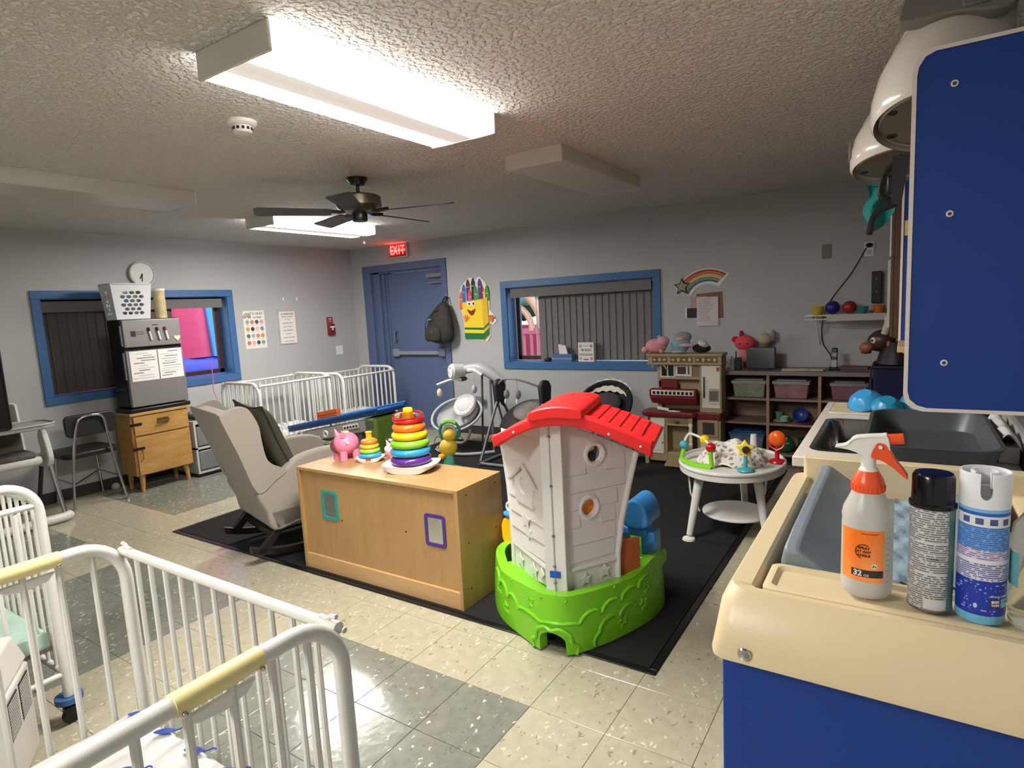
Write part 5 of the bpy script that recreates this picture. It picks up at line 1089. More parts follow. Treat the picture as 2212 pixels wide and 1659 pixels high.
plush('bright pink soft toy with red horns standing behind the black screen', (.55, 3.86, zt), [('body', (.01, 0, .09), (.055, .05, .09), (200, 130, 140)), ('head', (.02, 0, .22), (.09, .06, .07), (214, 74, 88)), ('horn', (-.06, 0, .25), (.035, .02, .03), (190, 24, 40)), ('horn', (-.01, .0, .30), (.02, .02, .03), (150, 40, 44)), ('eye', (-.015, -.055, .215), (.007, .006, .007), (20, 16, 18)), ('eye', (.05, -.053, .215), (.007, .006, .007), (20, 16, 18))])
plush('cream and brown soft toy above the black screen beside the pink one', (.735, 3.87, zt), [('body', (0, 0, .12), (.05, .05, .12), (110, 96, 84)), ('head', (.0, -.01, .25), (.06, .05, .05), (176, 160, 136)), ('arm', (.06, 0, .28), (.03, .03, .05), (150, 140, 128)), ('ear', (.05, .0, .31), (.03, .02, .02), (186, 178, 160))])
tag(part('paper_sheets', MB().cb((0, 0, .006), (.2, .12, .010), (0, 0, .1)).cb((.14, .01, .005), (.16, .1, .008), (0, 0, -.15)), P((186, 180, 150), .6), loc=(1.0, 3.70, zt)), 'pale yellow papers lying on the cubby shelf top', 'paper')
tag(part('folded_mat', MB().cb((0, 0, .012), (.3, .2, .022), (0, 0, .06)).cb((-.06, -.03, .03), (.2, .15, .012), (0, 0, -.1)), P((96, 66, 66), .6), loc=(1.49, 3.72, zt)), 'dark red folded folders at the right end of the cubby shelf top', 'folder')
t = thing('cordless_phone', 'black and silver cordless phone upright in its cradle on the cubby shelf', 'phone', (1.285, 3.74, zt))
part('handset', MB().cb((0, 0, .1), (.045, .025, .16), (rad(-10), 0, 0)), BLACK, t, bev=.008); part('keypad', MB().cb((0, -.022, .055), (.04, .01, .06), (rad(-10), 0, 0)), P((150, 150, 150), .4), t, bev=.003); part('cradle', MB().box(-.04, .04, -.04, .05, 0, .025), BLACK, t, bev=.008); part('display', MB().cb((0, -.010, .125), (.034, .006, .03), (rad(-10), 0, 0)), P((120, 126, 120), .3), t)
# ------------------------------------------------------------ far wall hangings
DS = lambda x, z: (x, YF, z)
t = thing('crayon_box_sign', 'cut-out wall sign of a yellow crayon box with a smiling face', 'wall sign', (-2.42, YF, 1.47))
CY = P((238, 204, 40), .5); SW = P((230, 226, 216), .6)
out = [(-.25, .12), (-.24, .22), (-.2, .3), (-.15, .34), (-.1, .38), (-.04, .38), (.0, .36), (.06, .39), (.12, .34), (.17, .26), (.19, .16), (.18, -.0), (.235, -.06), (.27, -.13), (.22, -.17), (.17, -.15), (.18, -.29), (.13, -.36), (-.19, -.33), (-.2, -.1)]
part('backing', MB().prism(out, (0, -.001, 0), (1, 0, 0), UP, (0, -1, 0), .008), SW, t)
for k, (x, z, c, s_) in enumerate(((-.215, .17, (226, 106, 40), .8), (-.17, .25, (40, 110, 180), .95), (-.105, .305, (96, 36, 40), 1), (-.085, .19, (216, 70, 120), 1), (-.14, .14, (226, 226, 226), .6), (-.03, .315, (24, 24, 26), 1), (0.0, .22, (50, 150, 70), 1), (.065, .3, (90, 40, 120), 1), (.09, .23, (180, 40, 80), .9), (.135, .19, (240, 200, 60), .85), (.16, .22, (60, 140, 60), .6))):
    w_ = .027; d = -.010-.0015*(k % 4)
    part('crayon', MB().prism([(x-w_, z-.19*s_), (x+w_, z-.19*s_), (x+w_, z+.01), (x+.008, z+.06), (x-.008, z+.06), (x-w_, z+.01)], (0, d, 0), (1, 0, 0), UP, (0, -1, 0), .003), P(c, .5), t)
    for e_ in (-.01, .01): part('crayon_eye', MB().cyl((x+e_, d-.003, z-.03), (x+e_, d-.0045, z-.03), .006, n=8), SW, t, sm=False)
part('box_front', MB().prism([(-.2, .1), (.09, .13), (.09, -.345), (-.175, -.32)], (0, -.016, 0), (1, 0, 0), UP, (0, -1, 0), .004), CY, t); part('box_side', MB().prism([(.09, .13), (.165, .15), (.165, -.28), (.09, -.345)], (0, -.016, 0), (1, 0, 0), UP, (0, -1, 0), .0035), P((216, 178, 30), .5), t)
GRN = P((20, 110, 60), .5)
for z0, z1 in ((-.225, -.2), (-.335, -.265)): part('green_band', MB().prism([(-.187, z1+.01), (.09, z1), (.165, z1+.06), (.165, z0+.06), (.09, z0), (-.182, z0+.01)], (0, -.0205, 0), (1, 0, 0), UP, (0, -1, 0), .002), GRN, t)
for x in (-.1, -.04): part('eye_white', MB().cyl((x, -.02, .085), (x, -.0225, .085), .03, n=20), SW, t); part('pupil', MB().cyl((x+.006, -.0225, .082), (x+.006, -.024, .082), .013, n=14), BLACK, t)
part('smile', MB().prism([(v.x, v.y) for v in spline([(-.13, .02), (-.07, -.0), (-.01, .025), (-.03, -.03), (-.07, -.055), (-.11, -.02)], 4, True)], (0, -.0205, 0), (1, 0, 0), UP, (0, -1, 0), .002), P((130, 40, 30), .5), t)
HO = P((222, 130, 60), .5)
for cx, cz in ((-.15, -.1), (.2, -.11)):
    part('hand', MB().cyl((cx, -.021, cz), (cx, -.024, cz), .028, n=14), HO, t)
    for k in range(4): a = rad(30+35*k); part('finger', MB().tube([(cx, -.023, cz), (cx+.055*cos(a), -.023, cz+.055*sin(a))], .008, 6), HO, t)
t = thing('rainbow_sign', 'cut-out rainbow with a star at its end on the far wall', 'wall sign', (.12, YF, 1.55))
cx, cz = .10, -.10
def band(q0, q1, a0, a1, d, c, nm='rainbow_band', x0=0):
    n_ = 14; A_ = [(cx+q1*cos(a0+(a1-a0)*i/n_), cz+q1*.95*sin(a0+(a1-a0)*i/n_)) for i in range(n_+1)]; B_ = [(cx+q0*cos(a0+(a1-a0)*i/n_), cz+q0*.95*sin(a0+(a1-a0)*i/n_)) for i in range(n_+1)]
    part(nm, MB().prism(A_+B_[::-1], (0, d, 0), (1, 0, 0), UP, (0, -1, 0), .003), P(c, .6), t)
band(.165, .315, rad(52), rad(158), 0, (226, 222, 206), 'backing')
for k, c in enumerate(((178, 48, 44), (206, 96, 60), (214, 190, 90), (110, 140, 80), (66, 90, 140))): band(.283-.023*k, .302-.023*k, rad(56+k*1.5), rad(157), -.004, c)
s1 = [(.085*(1 if i % 2 == 0 else .48)*cos(pi/2+pi*i/5), .085*(1 if i % 2 == 0 else .48)*sin(pi/2+pi*i/5)) for i in range(10)]
for q, c, d in ((1.12, (222, 216, 200), -.004), (1, (40, 34, 34), -.008), (.72, (150, 140, 124), -.011)): part('star', MB().prism([(a*q, b*q) for a, b in s1], (-.135, d, .045), (1, 0, 0), UP, (0, -1, 0), .003), P(c, .6), t)
t = thing('notice_papers', 'white typed sheet over brown and striped notices on the far wall', 'paper', (.21, YF, 1.365))
part('brown_sheet', MB().cb((.03, -.002, .04), (.235, .002, .24), (0, rad(-3), 0)), P((130, 92, 70), .7), t); part('pink_sheet', MB().cb((-.07, -.004, .07), (.15, .002, .12)), P((186, 150, 150), .7), t)
part('dark_print', MB().cb((-.13, -.006, -.02), (.1, .002, .09)), BLACK, t); part('white_edge', MB().cb((-.19, -.006, -.02), (.014, .004, .1)), PAPER, t)
part('front_sheet', MB().cb((.01, -.012, -.01), (.195, .002, .265)), mat('typed_sheet', (204, 196, 196), .7, noise=.08, nscale=14), t)
for k in range(12): part('typed_line', MB().box(-.07, .02+.05*random.random(), -.0138, -.0132, .1-.018*k, .104-.018*k), P((150, 142, 146), .8), t)
tag(part('outlet_plate', MB().box(-.035, .035, -.008, 0, -.057, .057), P((120, 116, 104), .5), loc=(1.196, YF, 1.81), bev=.003), 'beige blank wall plate high on the far wall', 'wall plate')
t = thing('wall_outlet', 'white wall outlet with a black plug high on the far wall', 'outlet', (1.501, YF, 1.80))
part('plate', MB().box(-.035, .035, -.008, 0, -.057, .057), WHITE, t, bev=.003); part('plug', MB().ball((0, -.02, .03), (.025, .02, .018)), BLACK, t); part('socket', MB().box(-.017, .017, -.012, -.008, -.04, -.01), P((190, 186, 178), .5), t, bev=.003)
tag(part('power_cord', MB().tube(spline([(1.48, YF-.015, 1.81), (1.38, YF-.01, 1.62), (1.26, YF-.01, 1.45), (1.2, YF-.02, 1.33), (1.17, YF-.02, 1.2), (1.18, YF-.02, 1.05), (1.24, YF-.05, .95), (1.27, 3.80, .86)], 6), .004, 6), BLACK), 'thin black cord hanging from the high outlet to the shelf', 'cord')
ws = thing('wire_shelf', 'white wire wall shelf holding small toys on the far wall', 'shelf', (1.40, YF, 1.29))
for k in range(12): part('wire', MB().cyl((-.33, -.012-.024*k, 0), (.32, -.012-.024*k, 0), .003, n=6), WHITE, ws)
part('front_lip', MB().cyl((-.33, -.285, 0), (.32, -.285, 0), .005, n=8).cyl((-.33, -.285, -.03), (.32, -.285, -.03), .005, n=8), WHITE, ws)
part('shelf_paper', MB().box(-.17, .32, -.292, -.288, -.045, .006), P((186, 180, 172), .6), ws); part('bracket', MB().tube([(-.25, -.25, 0), (-.25, -.005, -.25)], .006, 6), WHITE, ws); part('bracket', MB().tube([(.28, -.25, 0), (.28, -.005, -.25)], .006, 6), WHITE, ws)
zz = 1.294
for k, (nm, lab, x, c, q) in enumerate((('toy_cup', 'yellow toy cup at the left end of the wire shelf', 1.155, (186, 166, 50), .05), ('toy_ball', 'dark blue ball on the wire shelf', 1.26, (30, 36, 120), .055), ('toy_ball', 'red ball in the middle of the wire shelf', 1.38, (150, 40, 40), .052), ('toy_cup', 'teal toy cup right of the red ball on the wire shelf', 1.475, (50, 124, 124), .04), ('toy_cup', 'orange toy cup at the right of the wire shelf', 1.585, (196, 110, 40), .045), ('toy_bowl', 'mustard toy bowl at the right end of the wire shelf', 1.68, (170, 130, 40), .05))):
    if 'ball' in nm: tag(part(nm, MB().ball((0, 0, q), q), P(c, .4), loc=(x, 3.80, zz)), lab, 'ball', 'toys on the wire shelf')
    else: tag(part(nm, MB().lathe([(.001, 0), (q*.7, 0), (q, q*1.4), (q*.9, q*1.4), (q*.6, q*.2)], n=18), P(c, .4), loc=(x, 3.78, zz)), lab, 'cup', 'toys on the wire shelf')
t = thing('wall_speaker', 'tall black speaker box on the wall above the wire shelf', 'speaker', (1.56, YF, 1.50))
part('cabinet', MB().box(-.035, .035, -.06, 0, -.13, .12), BLACK, t, bev=.005); part('badge', MB().ball((0, -.062, .06), .008, 8, 6), GREY, t); part('badge', MB().ball((0, -.062, -.04), .008, 8, 6), GREY, t)
# window sill things
zs = .815+.048
t = thing('tissue_box', 'blue tissue box with a white tissue on the far window sill', 'tissue box', (-1.33, YF+.045, .873))
part('carton', MB().box(-.12, .12, -.05, .05, 0, .085), P((74, 104, 150), .5), t, bev=.003); part('tissue', MB().hexa([(-.05, -.01, .085), (.03, -.01, .085), (.03, .01, .085), (-.05, .01, .085)], [(-.055, -.02, .19), (-.02, -.02, .185), (-.01, .015, .185), (-.05, .02, .19)]).hexa([(-.01, -.01, .085), (.05, -.01, .085), (.05, .01, .085), (-.01, .01, .085)], [(-.01, -.02, .18), (.03, -.02, .175), (.03, .01, .175), (-.0, .01, .18)]), PAPER, t); part('printed_wave', MB().box(-.12, .12, -.0515, -.05, .03, .045), P((120, 146, 180), .5), t)
t = thing('picture_book', 'white 100 SIGNS card box standing on the far window sill', 'book', (-1.06, YF+.06, .873), rad(-4))
part('box_body', MB().box(-.095, .095, -.025, .025, 0, .205), P((214, 210, 206), .5), t, bev=.002)
text('title', 'MY FIRST', .018, P((90, 170, 170), .6), t, (0, -.0262, .168), (pi/2, 0, 0)); text('title', '100 SIGNS', .036, INK, t, (0, -.0262, .125), (pi/2, 0, 0), sx=.82); part('blue_rule', MB().box(-.08, .08, -.027, -.025, .086, .09), P((70, 90, 150), .5), t); part('blue_rule', MB().box(-.08, .08, -.027, -.025, .07, .078), P((90, 100, 150), .5), t); part('print_block', MB().box(-.03, .03, -.027, -.025, .02, .032), P((90, 84, 90), .5), t)
for x in (-.065, .065):
    for z in (.035, .168): part('face_print', MB().cyl((x, -.0255, z), (x, -.027, z), .017, n=14), P((196, 120 if x > 0 else 150, 90 if z > .1 else 130), .6), t, sm=False)
tag(part('toy_ball', MB().ball((0, 0, .025), (.045, .04, .025)), DARK, loc=(-1.53, YF+.04, .873)), 'small dark round object on the sill left of the tissue box', 'toy')
# ------------------------------------------------------------ bull, blue bin, red toy
t = thing('navy_bin', 'tall dark navy fabric bin between the cubby shelf and sink counter', 'bin', (1.80, 3.20, 0))
part('body', MB().box(-.22, .22, -.18, .18, 0, .95), mat('navy_fabric', (8, 16, 56), .8), t, bev=.02, seg=3); part('rim', MB().tube([(p[0], p[1], .95) for p in rrect(.44, .36, .03, 4)], .012, 8, closed=True), P((16, 16, 30), .6), t)
part('side_strap', MB().hexa([(-.30, -.15, .3), (-.24, -.15, .3), (-.24, -.1, .3), (-.30, -.1, .3)], [(-.235, -.15, .93), (-.225, -.15, .93), (-.225, -.1, .93), (-.235, -.1, .93)]), P((34, 34, 40), .7), t)
t = thing('toy_bull', 'brown inflatable bull head with white horns resting on the navy bin', 'toy', (1.62, 3.2, .962), rad(0))
BRN = P((66, 40, 32), .4)
part('neck', MB().lathe([(.12, 0), (.1, .08), (.07, .15)], c=(.09, 0, 0), n=20), P((30, 22, 28), .5), t)
part('head', MB().ball((0, 0, .16), (.09, .07, .075), 20, 14, rot=(0, rad(-25), 0)), BRN, t); part('muzzle', MB().ball((-.085, -.01, .115), (.05, .05, .04), 16, 10, rot=(0, rad(-25), 0)), P((150, 94, 70), .4), t)
part('mouth', MB().ball((-.09, -.012, .078), (.035, .035, .012), 12, 6), P((110, 50, 40), .5), t); part('eye', MB().ball((-.045, -.058, .165), (.018, .014, .022), 12, 8), WHITE, t); part('pupil', MB().ball((-.053, -.070, .165), (.008, .006, .009), 8, 6), BLACK, t)
part('ear', MB().ball((.045, -.06, .14), (.012, .01, .022), 10, 6), P((150, 110, 90), .5), t)
for y in (-.05, .05): part('horn', MB().tube(spline([(.02, y, .21), (.035, y*1.3, .28), (.03, y*1.3, .33)], 4), [.024, .023, .023, .022, .02, .019, .018, .017, .014][:9], 10), P((190, 184, 170), .4), t)
t = thing('red_toy_car', 'red ride-on toy with a white-ringed eye beside the activity table', 'toy', (1.25, 2.55, .005), rad(20))
RC = P((178, 18, 34), .25)
part('body', MB().ball((0, 0, .15), (.14, .17, .13), 22, 14), RC, t); part('bonnet', MB().ball((-.02, -.08, .26), (.09, .09, .07), 18, 10), RC, t)
part('eye_ring', MB().torus((-.09, -.13, .27), .032, .008, ax=(-.6, -.8, .1), n=20, m=6), WHITE, t); part('pupil', MB().ball((-.088, -.13, .27), .022, 10, 8), BLACK, t); part('handle', MB().cyl((.03, -.02, .29), (.06, .0, .38), .045, .035), P((190, 186, 186), .4), t)
for x in (-.12, .12):
    for y in (-.11, .11): part('wheel', MB().cyl((x-.015, y, .045), (x+.015, y, .045), .045, n=18), BLACK, t, bev=.006)
# ------------------------------------------------------------ changing table
CR = mat('cream_plastic', (214, 196, 158), .32, noise=.03, nscale=3, bump=.06, bscale=260)
BLP = mat('blue_laminate', (6, 54, 132), .5)
ct = thing('changing_table', 'cream-topped blue changing table holding the spray bottles at the lower right', 'changing table', (1.75, -.37, 0))
part('cabinet_body', MB().box(-.245, .26, -.385, .36, .1, .90), BLP, ct, bev=.004)
part('plinth', MB().box(-.22, .24, -.35, .34, 0, .1), BLACK, ct)
# top tray: outer skirt flares outward, rails around a well
def ring(x0, x1, y0, y1, z, q=.03): return [V((p[0]+(x0+x1)/2, p[1]+(y0+y1)/2, z)) for p in rrect(x1-x0, y1-y0, q, 5)]
mb = MB(); R_ = [ring(-.246, .262, -.388, .392, .90, .02), ring(-.256, .27, -.425, .395, .895, .025), ring(-.257, .271, -.426, .396, .905, .025), ring(-.249, .266, -.395, .394, .975, .03), ring(-.243, .262, -.38, .393, .99, .032), ring(-.236, .257, -.373, .39, 1.0, .032),
     ring(-.204, .225, -.361, .37, 1.0, .014), ring(-.198, .218, -.357, .365, .995, .012), ring(-.194, .212, -.355, .36, .93, .012), ring(-.192, .21, -.353, .358, .92, .01)]
mb.loft(R_); part('top_tray', mb, CR, ct)
part('back_rail', MB().loft([ring(-.215, .26, .362, .40, z, q) for z, q in ((.90, .012), (1.03, .012), (1.046, .01), (1.05, .004))]), CR, ct, bev=.003)
part('side_step', MB().loft([ring(-.225, -.18, .25, .365, z, .01) for z in (.94, .985)]), CR, ct, bev=.004)
# bottle ledge with a shallow channel
mb = MB()
L0 = lambda i, z: ring(-.188+i, .205-i, -.350+i, -.240-i, z, .012)
mb.loft([L0(0, .93), L0(0, .997), L0(.004, 1.0), L0(.012, 1.0), L0(.018, .993), L0(.02, .993)])
part('bottle_ledge', mb, CR, ct)
part('bolt', MB().lathe([(.011, 0), (.009, .004), (.001, .006)], c=(-.2, -.424, .925), ax=(0, -1, 0), n=14), CHROME, ct)
for v in ct.children:
    if v.name.startswith('bolt'): v.location = (0.0, -.002, -.012)
PAD = mat('grey_vinyl', (118, 128, 136), .45, noise=.06, nscale=8, bump=.35, bscale=18)
pad = thing('changing_pad', 'grey vinyl contoured changing pad lying in the cream tray', 'changing pad', (1.755, -.29, .925))
px = [(-.178, 0), (-.182, .075), (-.176, .105), (-.155, .108), (-.07, .045), (-.035, .034), (.05, .034), (.09, .048), (.16, .09), (.18, .09), (.182, .06), (.182, 0)]
part('pad_body', MB().loft([[V((a*q, y, b*h)) for a, b in px] for y, q, h in ((-.315, .98, .9), (-.305, 1, .98), (-.2, 1, 1.02), (.15, 1, 1.0), (.29, 1, 1.0), (.3, .98, .9))]), PAD, pad, bev=.004)
part('liner_sheet', MB().grid(20, 24, lambda a, b: V((-.01+a*.14, -.24+b*.5, .0385+.012*abs(a-.3)+.006*sin(a*22+b*6)*sin(b*31+3*a)+.002))), mat('blue_liner', (136, 158, 170), .5, bump=.5, bscale=25), pad)
# ------------------------------------------------------------ bottles on the ledge
def onc(R, cx, cy, a0, s_, z): a = a0+s_/R; return V((cx+R*cos(a), cy+R*sin(a), z))
def shell(R, a0, w_, z0, z1, n=20, th=.0003):
    mb = MB(); mb.grid(n, 6, lambda a, b: V(((R+th)*cos(a0+(a-.5)*w_/R), (R+th)*sin(a0+(a-.5)*w_/R), z0+(z1-z0)*b))); return mb
def ctext(parent, s, size, R, a0, z, m, off=0, sx=1.0, bold=0, nm='lettering', lean=0):
    o = text(nm, s, size, m, parent, (0, 0, 0), (0, 0, 0), ext=.00015, sx=1, bold=bold)
    for v in o.data.vertices:
        x, y, d = v.co; a = a0+(x*sx+off+lean*y)/R
        v.co = ((R+.0006+d)*cos(a), (R+.0006+d)*sin(a), z+y)
    return o
def m_lines(c0, c1, sc, th, nm, gap=True):
    def fn(nt, b):
        tc = nt.nodes.new('ShaderNodeTexCoord'); s = nt.nodes.new('ShaderNodeSeparateXYZ'); nt.links.new(tc.outputs['Object'], s.inputs[0])
        m1 = nt.nodes.new('ShaderNodeMath'); m1.operation = 'MULTIPLY'; m1.inputs[1].default_value = sc; nt.links.new(s.outputs['Z'], m1.inputs[0])
        fr = nt.nodes.new('ShaderNodeMath'); fr.operation = 'FRACT'; nt.links.new(m1.outputs[0], fr.inputs[0])
        fl_ = nt.nodes.new('ShaderNodeMath'); fl_.operation = 'FLOOR'; nt.links.new(m1.outputs[0], fl_.inputs[0])
        g = nt.nodes.new('ShaderNodeMath'); g.operation = 'GREATER_THAN'; g.inputs[1].default_value = .5; nt.links.new(fr.outputs[0], g.inputs[0])
        cb = nt.nodes.new('ShaderNodeCombineXYZ'); nt.links.new(fl_.outputs[0], cb.inputs[2])
        mx_ = nt.nodes.new('ShaderNodeMath'); mx_.operation = 'MULTIPLY'; mx_.inputs[1].default_value = 110; nt.links.new(s.outputs['X'], mx_.inputs[0]); nt.links.new(mx_.outputs[0], cb.inputs[0])
        n = nt.nodes.new('ShaderNodeTexNoise'); n.inputs['Scale'].default_value = 1.7; n.inputs['Detail'].default_value = 2; nt.links.new(cb.outputs[0], n.inputs['Vector'])
        g2 = nt.nodes.new('ShaderNodeMath'); g2.operation = 'GREATER_THAN'; g2.inputs[1].default_value = th; nt.links.new(n.outputs['Fac'], g2.inputs[0])
        ml = nt.nodes.new('ShaderNodeMath'); ml.operation = 'MULTIPLY'; nt.links.new(g.outputs[0], ml.inputs[0]); nt.links.new(g2.outputs[0], ml.inputs[1])
        mx = nt.nodes.new('ShaderNodeMix'); mx.data_type = 'RGBA'; nt.links.new(ml.outputs[0], mx.inputs['Factor']); mx.inputs['A'].default_value = (*lin(c0), 1); mx.inputs['B'].default_value = (*lin(c1), 1)
        nt.links.new(mx.outputs['Result'], b.inputs['Base Color']); b.inputs['Roughness'].default_value = .35
    return node_mat(nm, fn)
OR = P((232, 84, 40), .3); ZL = 1.0006
# orange-labelled trigger bottle
t = thing('spray_bottle', 'clear trigger spray bottle with an orange label and orange collar on the cream ledge', 'spray bottle', (1.712, -.664, ZL))
FROST = mat('frosted_plastic', (226, 224, 216), .28, trans=.45, ior=1.3, noise=.02, nscale=30)
part('bottle', MB().lathe([(.001, .001), (.031, 0), (.0355, .006), (.0365, .014), (.0365, .04), (.0362, .115), (.0355, .122), (.0365, .13), (.034, .142), (.026, .16), (.021, .172), (.019, .186)], n=40), FROST, t)
part('collar', MB().lathe([(.0205, .168), (.0235, .17), (.0235, .182), (.022, .188), (.014, .203), (.001, .204)], n=30), OR, t)
for k in range(24): a = 2*pi*k/24; part('rib', MB().cyl((.0233*cos(a), .0233*sin(a), .171), (.0233*cos(a), .0233*sin(a), .181), .0012, n=5), OR, t)
part('neck', MB().lathe([(.0145, .202), (.0125, .206), (.0105, .208), (.0105, .226), (.012, .232)], n=22), WHITE, t)
hd = [(-.047, .238), (-.043, .2405), (-.034, .2425), (-.026, .249), (-.018, .257), (.018, .262), (.024, .262), (.028, .250), (.026, .234), (.014, .228), (-.008, .228), (-.017, .232), (-.03, .236)]
part('spray_head', MB().prism([(v.x, v.y) for v in spline(hd, 2, True)], (0, .0105, 0), (1, 0, 0), UP, (0, -1, 0), .021), WHITE, t, bev=.003, seg=3)
part('head_ridge', MB().tube(spline([(-.045, -.0112, .2395), (-.03, -.0112, .2435), (-.018, -.0112, .255), (.02, -.0112, .2595), (.026, -.0112, .250), (.0275, -.0112, .238)], 4), .0016, 6), WHITE, t)
part('trigger', MB().prism([(v.x, v.y) for v in spline([(.008, .243), (.012, .2495), (.022, .248), (.03, .236), (.036, .224), (.047, .209), (.053, .198), (.05, .197), (.04, .206), (.028, .216), (.016, .223), (.004, .226), (.005, .236)], 3, True)], (0, .008, 0), (1, 0, 0), UP, (0, -1, 0), .021), OR, t, bev=.002)
part('trigger_pin', MB().cyl((.016, -.012, .244), (.016, -.0165, .244), .0028, n=12), WHITE, t)
part('nozzle', MB().cyl((.026, 0, .254), (.046, 0, .257), .0088, .0085, n=12), OR, t)
part('dip_tube', MB().tube([(.002, 0, .2), (.006, .002, .1), (.01, .004, .015)], .0022, 6), P((230, 228, 222), .3), t)
LB = rad(-100)
def m_label(nt, b):
    n = tex(nt, 'Noise', 14, Detail=3.0, vscale=(1, 1, .5)); nt.links.new(ramp(nt, n.outputs['Fac'], [(.4, (244, 118, 20)), (.62, (250, 156, 84))]), b.inputs['Base Color']); b.inputs['Roughness'].default_value = .35
part('label', shell(.0369, LB, .066, .030, .114), node_mat('orange_label', m_label), t)
part('label_band', shell(.0371, LB+.25, .046, .038, .050), P((54, 44, 44), .4), t)
ctext(t, '32', .0125, .0373, LB, .0435, WHITE, off=-.004, bold=.0004); ctext(t, 'oz', .008, .0373, LB, .042, WHITE, off=.008)
for k, s_ in enumerate(('SPRAY', 'AT ANY', 'ANGLE')): ctext(t, s_, .0056, .0371, LB, .0855-.006*k, P((60, 28, 14), .5), off=.004, bold=.0002)
part('arrow_arc', MB().tube([V((.0372*cos(LB+(.004+.0115*cos(a))/.037), .0372*sin(LB+(.004+.0115*cos(a))/.037), .0795+.0115*sin(a))) for a in [rad(60+12*i) for i in range(17)]], .0008, 5), P((60, 28, 14), .5), t)
def patch(R, s_, z, q, n=14): return MB().add([tuple(onc(R, 0, 0, LB, s_+q*cos(2*pi*i/n), z+q*sin(2*pi*i/n))) for i in range(n)], [tuple(range(n))])
part('recycle_badge', patch(.0371, .019, .057, .0062), P((40, 60, 30), .5), t, sm=False); part('recycle_badge', patch(.0373, .019, .057, .0043), P((226, 224, 190), .5), t, sm=False)
for a_, (s_, z_) in enumerate(((.0185, .0582), (.0172, .0562), (.0205, .0562))): part('recycle_arrow', patch(.0375, s_, z_, .0013, 5), P((40, 90, 40), .5), t, sm=False)
ctext(t, 'CHEMICAL RESISTANT', .0024, .0371, LB, .109, P((110, 40, 10), .5), off=.012)
for k in range(9): part('graduation', shell(.0367, rad(-38), .008, .03+.009*k, .0306+.009*k, 4), P((120, 118, 110), .5), t)
# black-capped can
t = thing('spray_can', 'white aerosol can with a black cap covered in fine print', 'spray can', (1.797, -.675, ZL))
R1 = .0288
part('can_body', MB().lathe([(.001, .002), (.027, .0), (.0288, .003), (.0288, .160), (.027, .166)], n=40), m_lines((196, 196, 194), (96, 96, 100), 290, .43, 'fine_print_grey'), t)
part('base_ring', MB().lathe([(.0275, 0), (.0294, .001), (.0294, .004), (.0288, .0045)], n=36), STEEL, t)
part('green_stripe', shell(R1, rad(-30), .016, .006, .162), P((96, 130, 120), .4), t)
part('blank_panel', shell(R1, rad(-78), .03, .006, .022), P((200, 200, 198), .4), t)
for z_ in (.108, .09, .060): part('blank_line', shell(R1, rad(-92), .045, z_, z_+.0022), P((206, 206, 204), .4), t)
ctext(t, 'WARNING', .0032, R1, rad(-88), .085, INK)
part('cap', MB().lathe([(.0305, .160), (.0307, .166), (.0282, .168), (.0278, .172), (.0272, .206), (.0245, .2105), (.001, .2115)], n=40), P((10, 10, 12), .18), t)
# blue can
t = thing('spray_can', 'blue and white aerosol can with a white notched cap', 'spray can', (1.858, -.68, ZL))
R2 = .0296
part('can_body', MB().lathe([(.001, .002), (.028, .0), (.0296, .003), (.0296, .176), (.028, .18)], n=40), P((112, 186, 220), .3), t)
for nm, m_, z0, z1 in (('navy_band', m_lines((24, 50, 160), (150, 170, 220), 260, .6, 'fine_print_navy'), .014, .066), ('white_band', m_lines((206, 204, 216), (70, 80, 150), 330, .43, 'fine_print_blue'), .066, .092), ('clear_band', P((220, 220, 228), .3), .092, .097), ('pink_band', m_lines((216, 196, 216), (110, 110, 170), 330, .46, 'fine_print_pink'), .097, .112), ('blue_band', m_lines((96, 156, 220), (60, 96, 170), 330, .43, 'fine_print_sky'), .112, .146), ('picture_band', P((226, 226, 230), .3), .146, .162), ('top_band', P((40, 96, 190), .3), .162, .167), ('sky_band', P((130, 180, 226), .3), .167, .176)):
    part(nm, shell(R2, rad(-90), .092, z0, z1, 30), m_, t)
for k in range(4): part('picture_square', shell(R2+.0003, rad(-90)+(-.024+.0165*k)/R2, .0095, .1495, .1585, 4), P((70, 84, 130), .5), t)
LB = rad(-60)
part('badge', shell(R2+.0003, LB, .015, .027, .040, 6), P((60, 40, 80), .4), t); part('badge', shell(R2+.0003, LB+.5, .014, .027, .040, 6), P((120, 196, 220), .4), t)
ctext(t, 'BOX', .005, R2+.0002, LB, .0362, WHITE, bold=.0003); ctext(t, 'TOPS', .0045, R2+.0002, LB, .031, WHITE, bold=.0002); ctext(t, 'SCAN', .0045, R2+.0002, LB+.5, .0355, P((90, 150, 180), .4)); ctext(t, 'NO MORE CLIPPING', .0032, R2+.0002, LB, .044, WHITE, off=.006)
part('flame_mark', MB().ball((R2*cos(rad(-105)), R2*sin(rad(-105)), .028), (.003, .001, .004), 8, 6), P((190, 200, 230), .4), t)
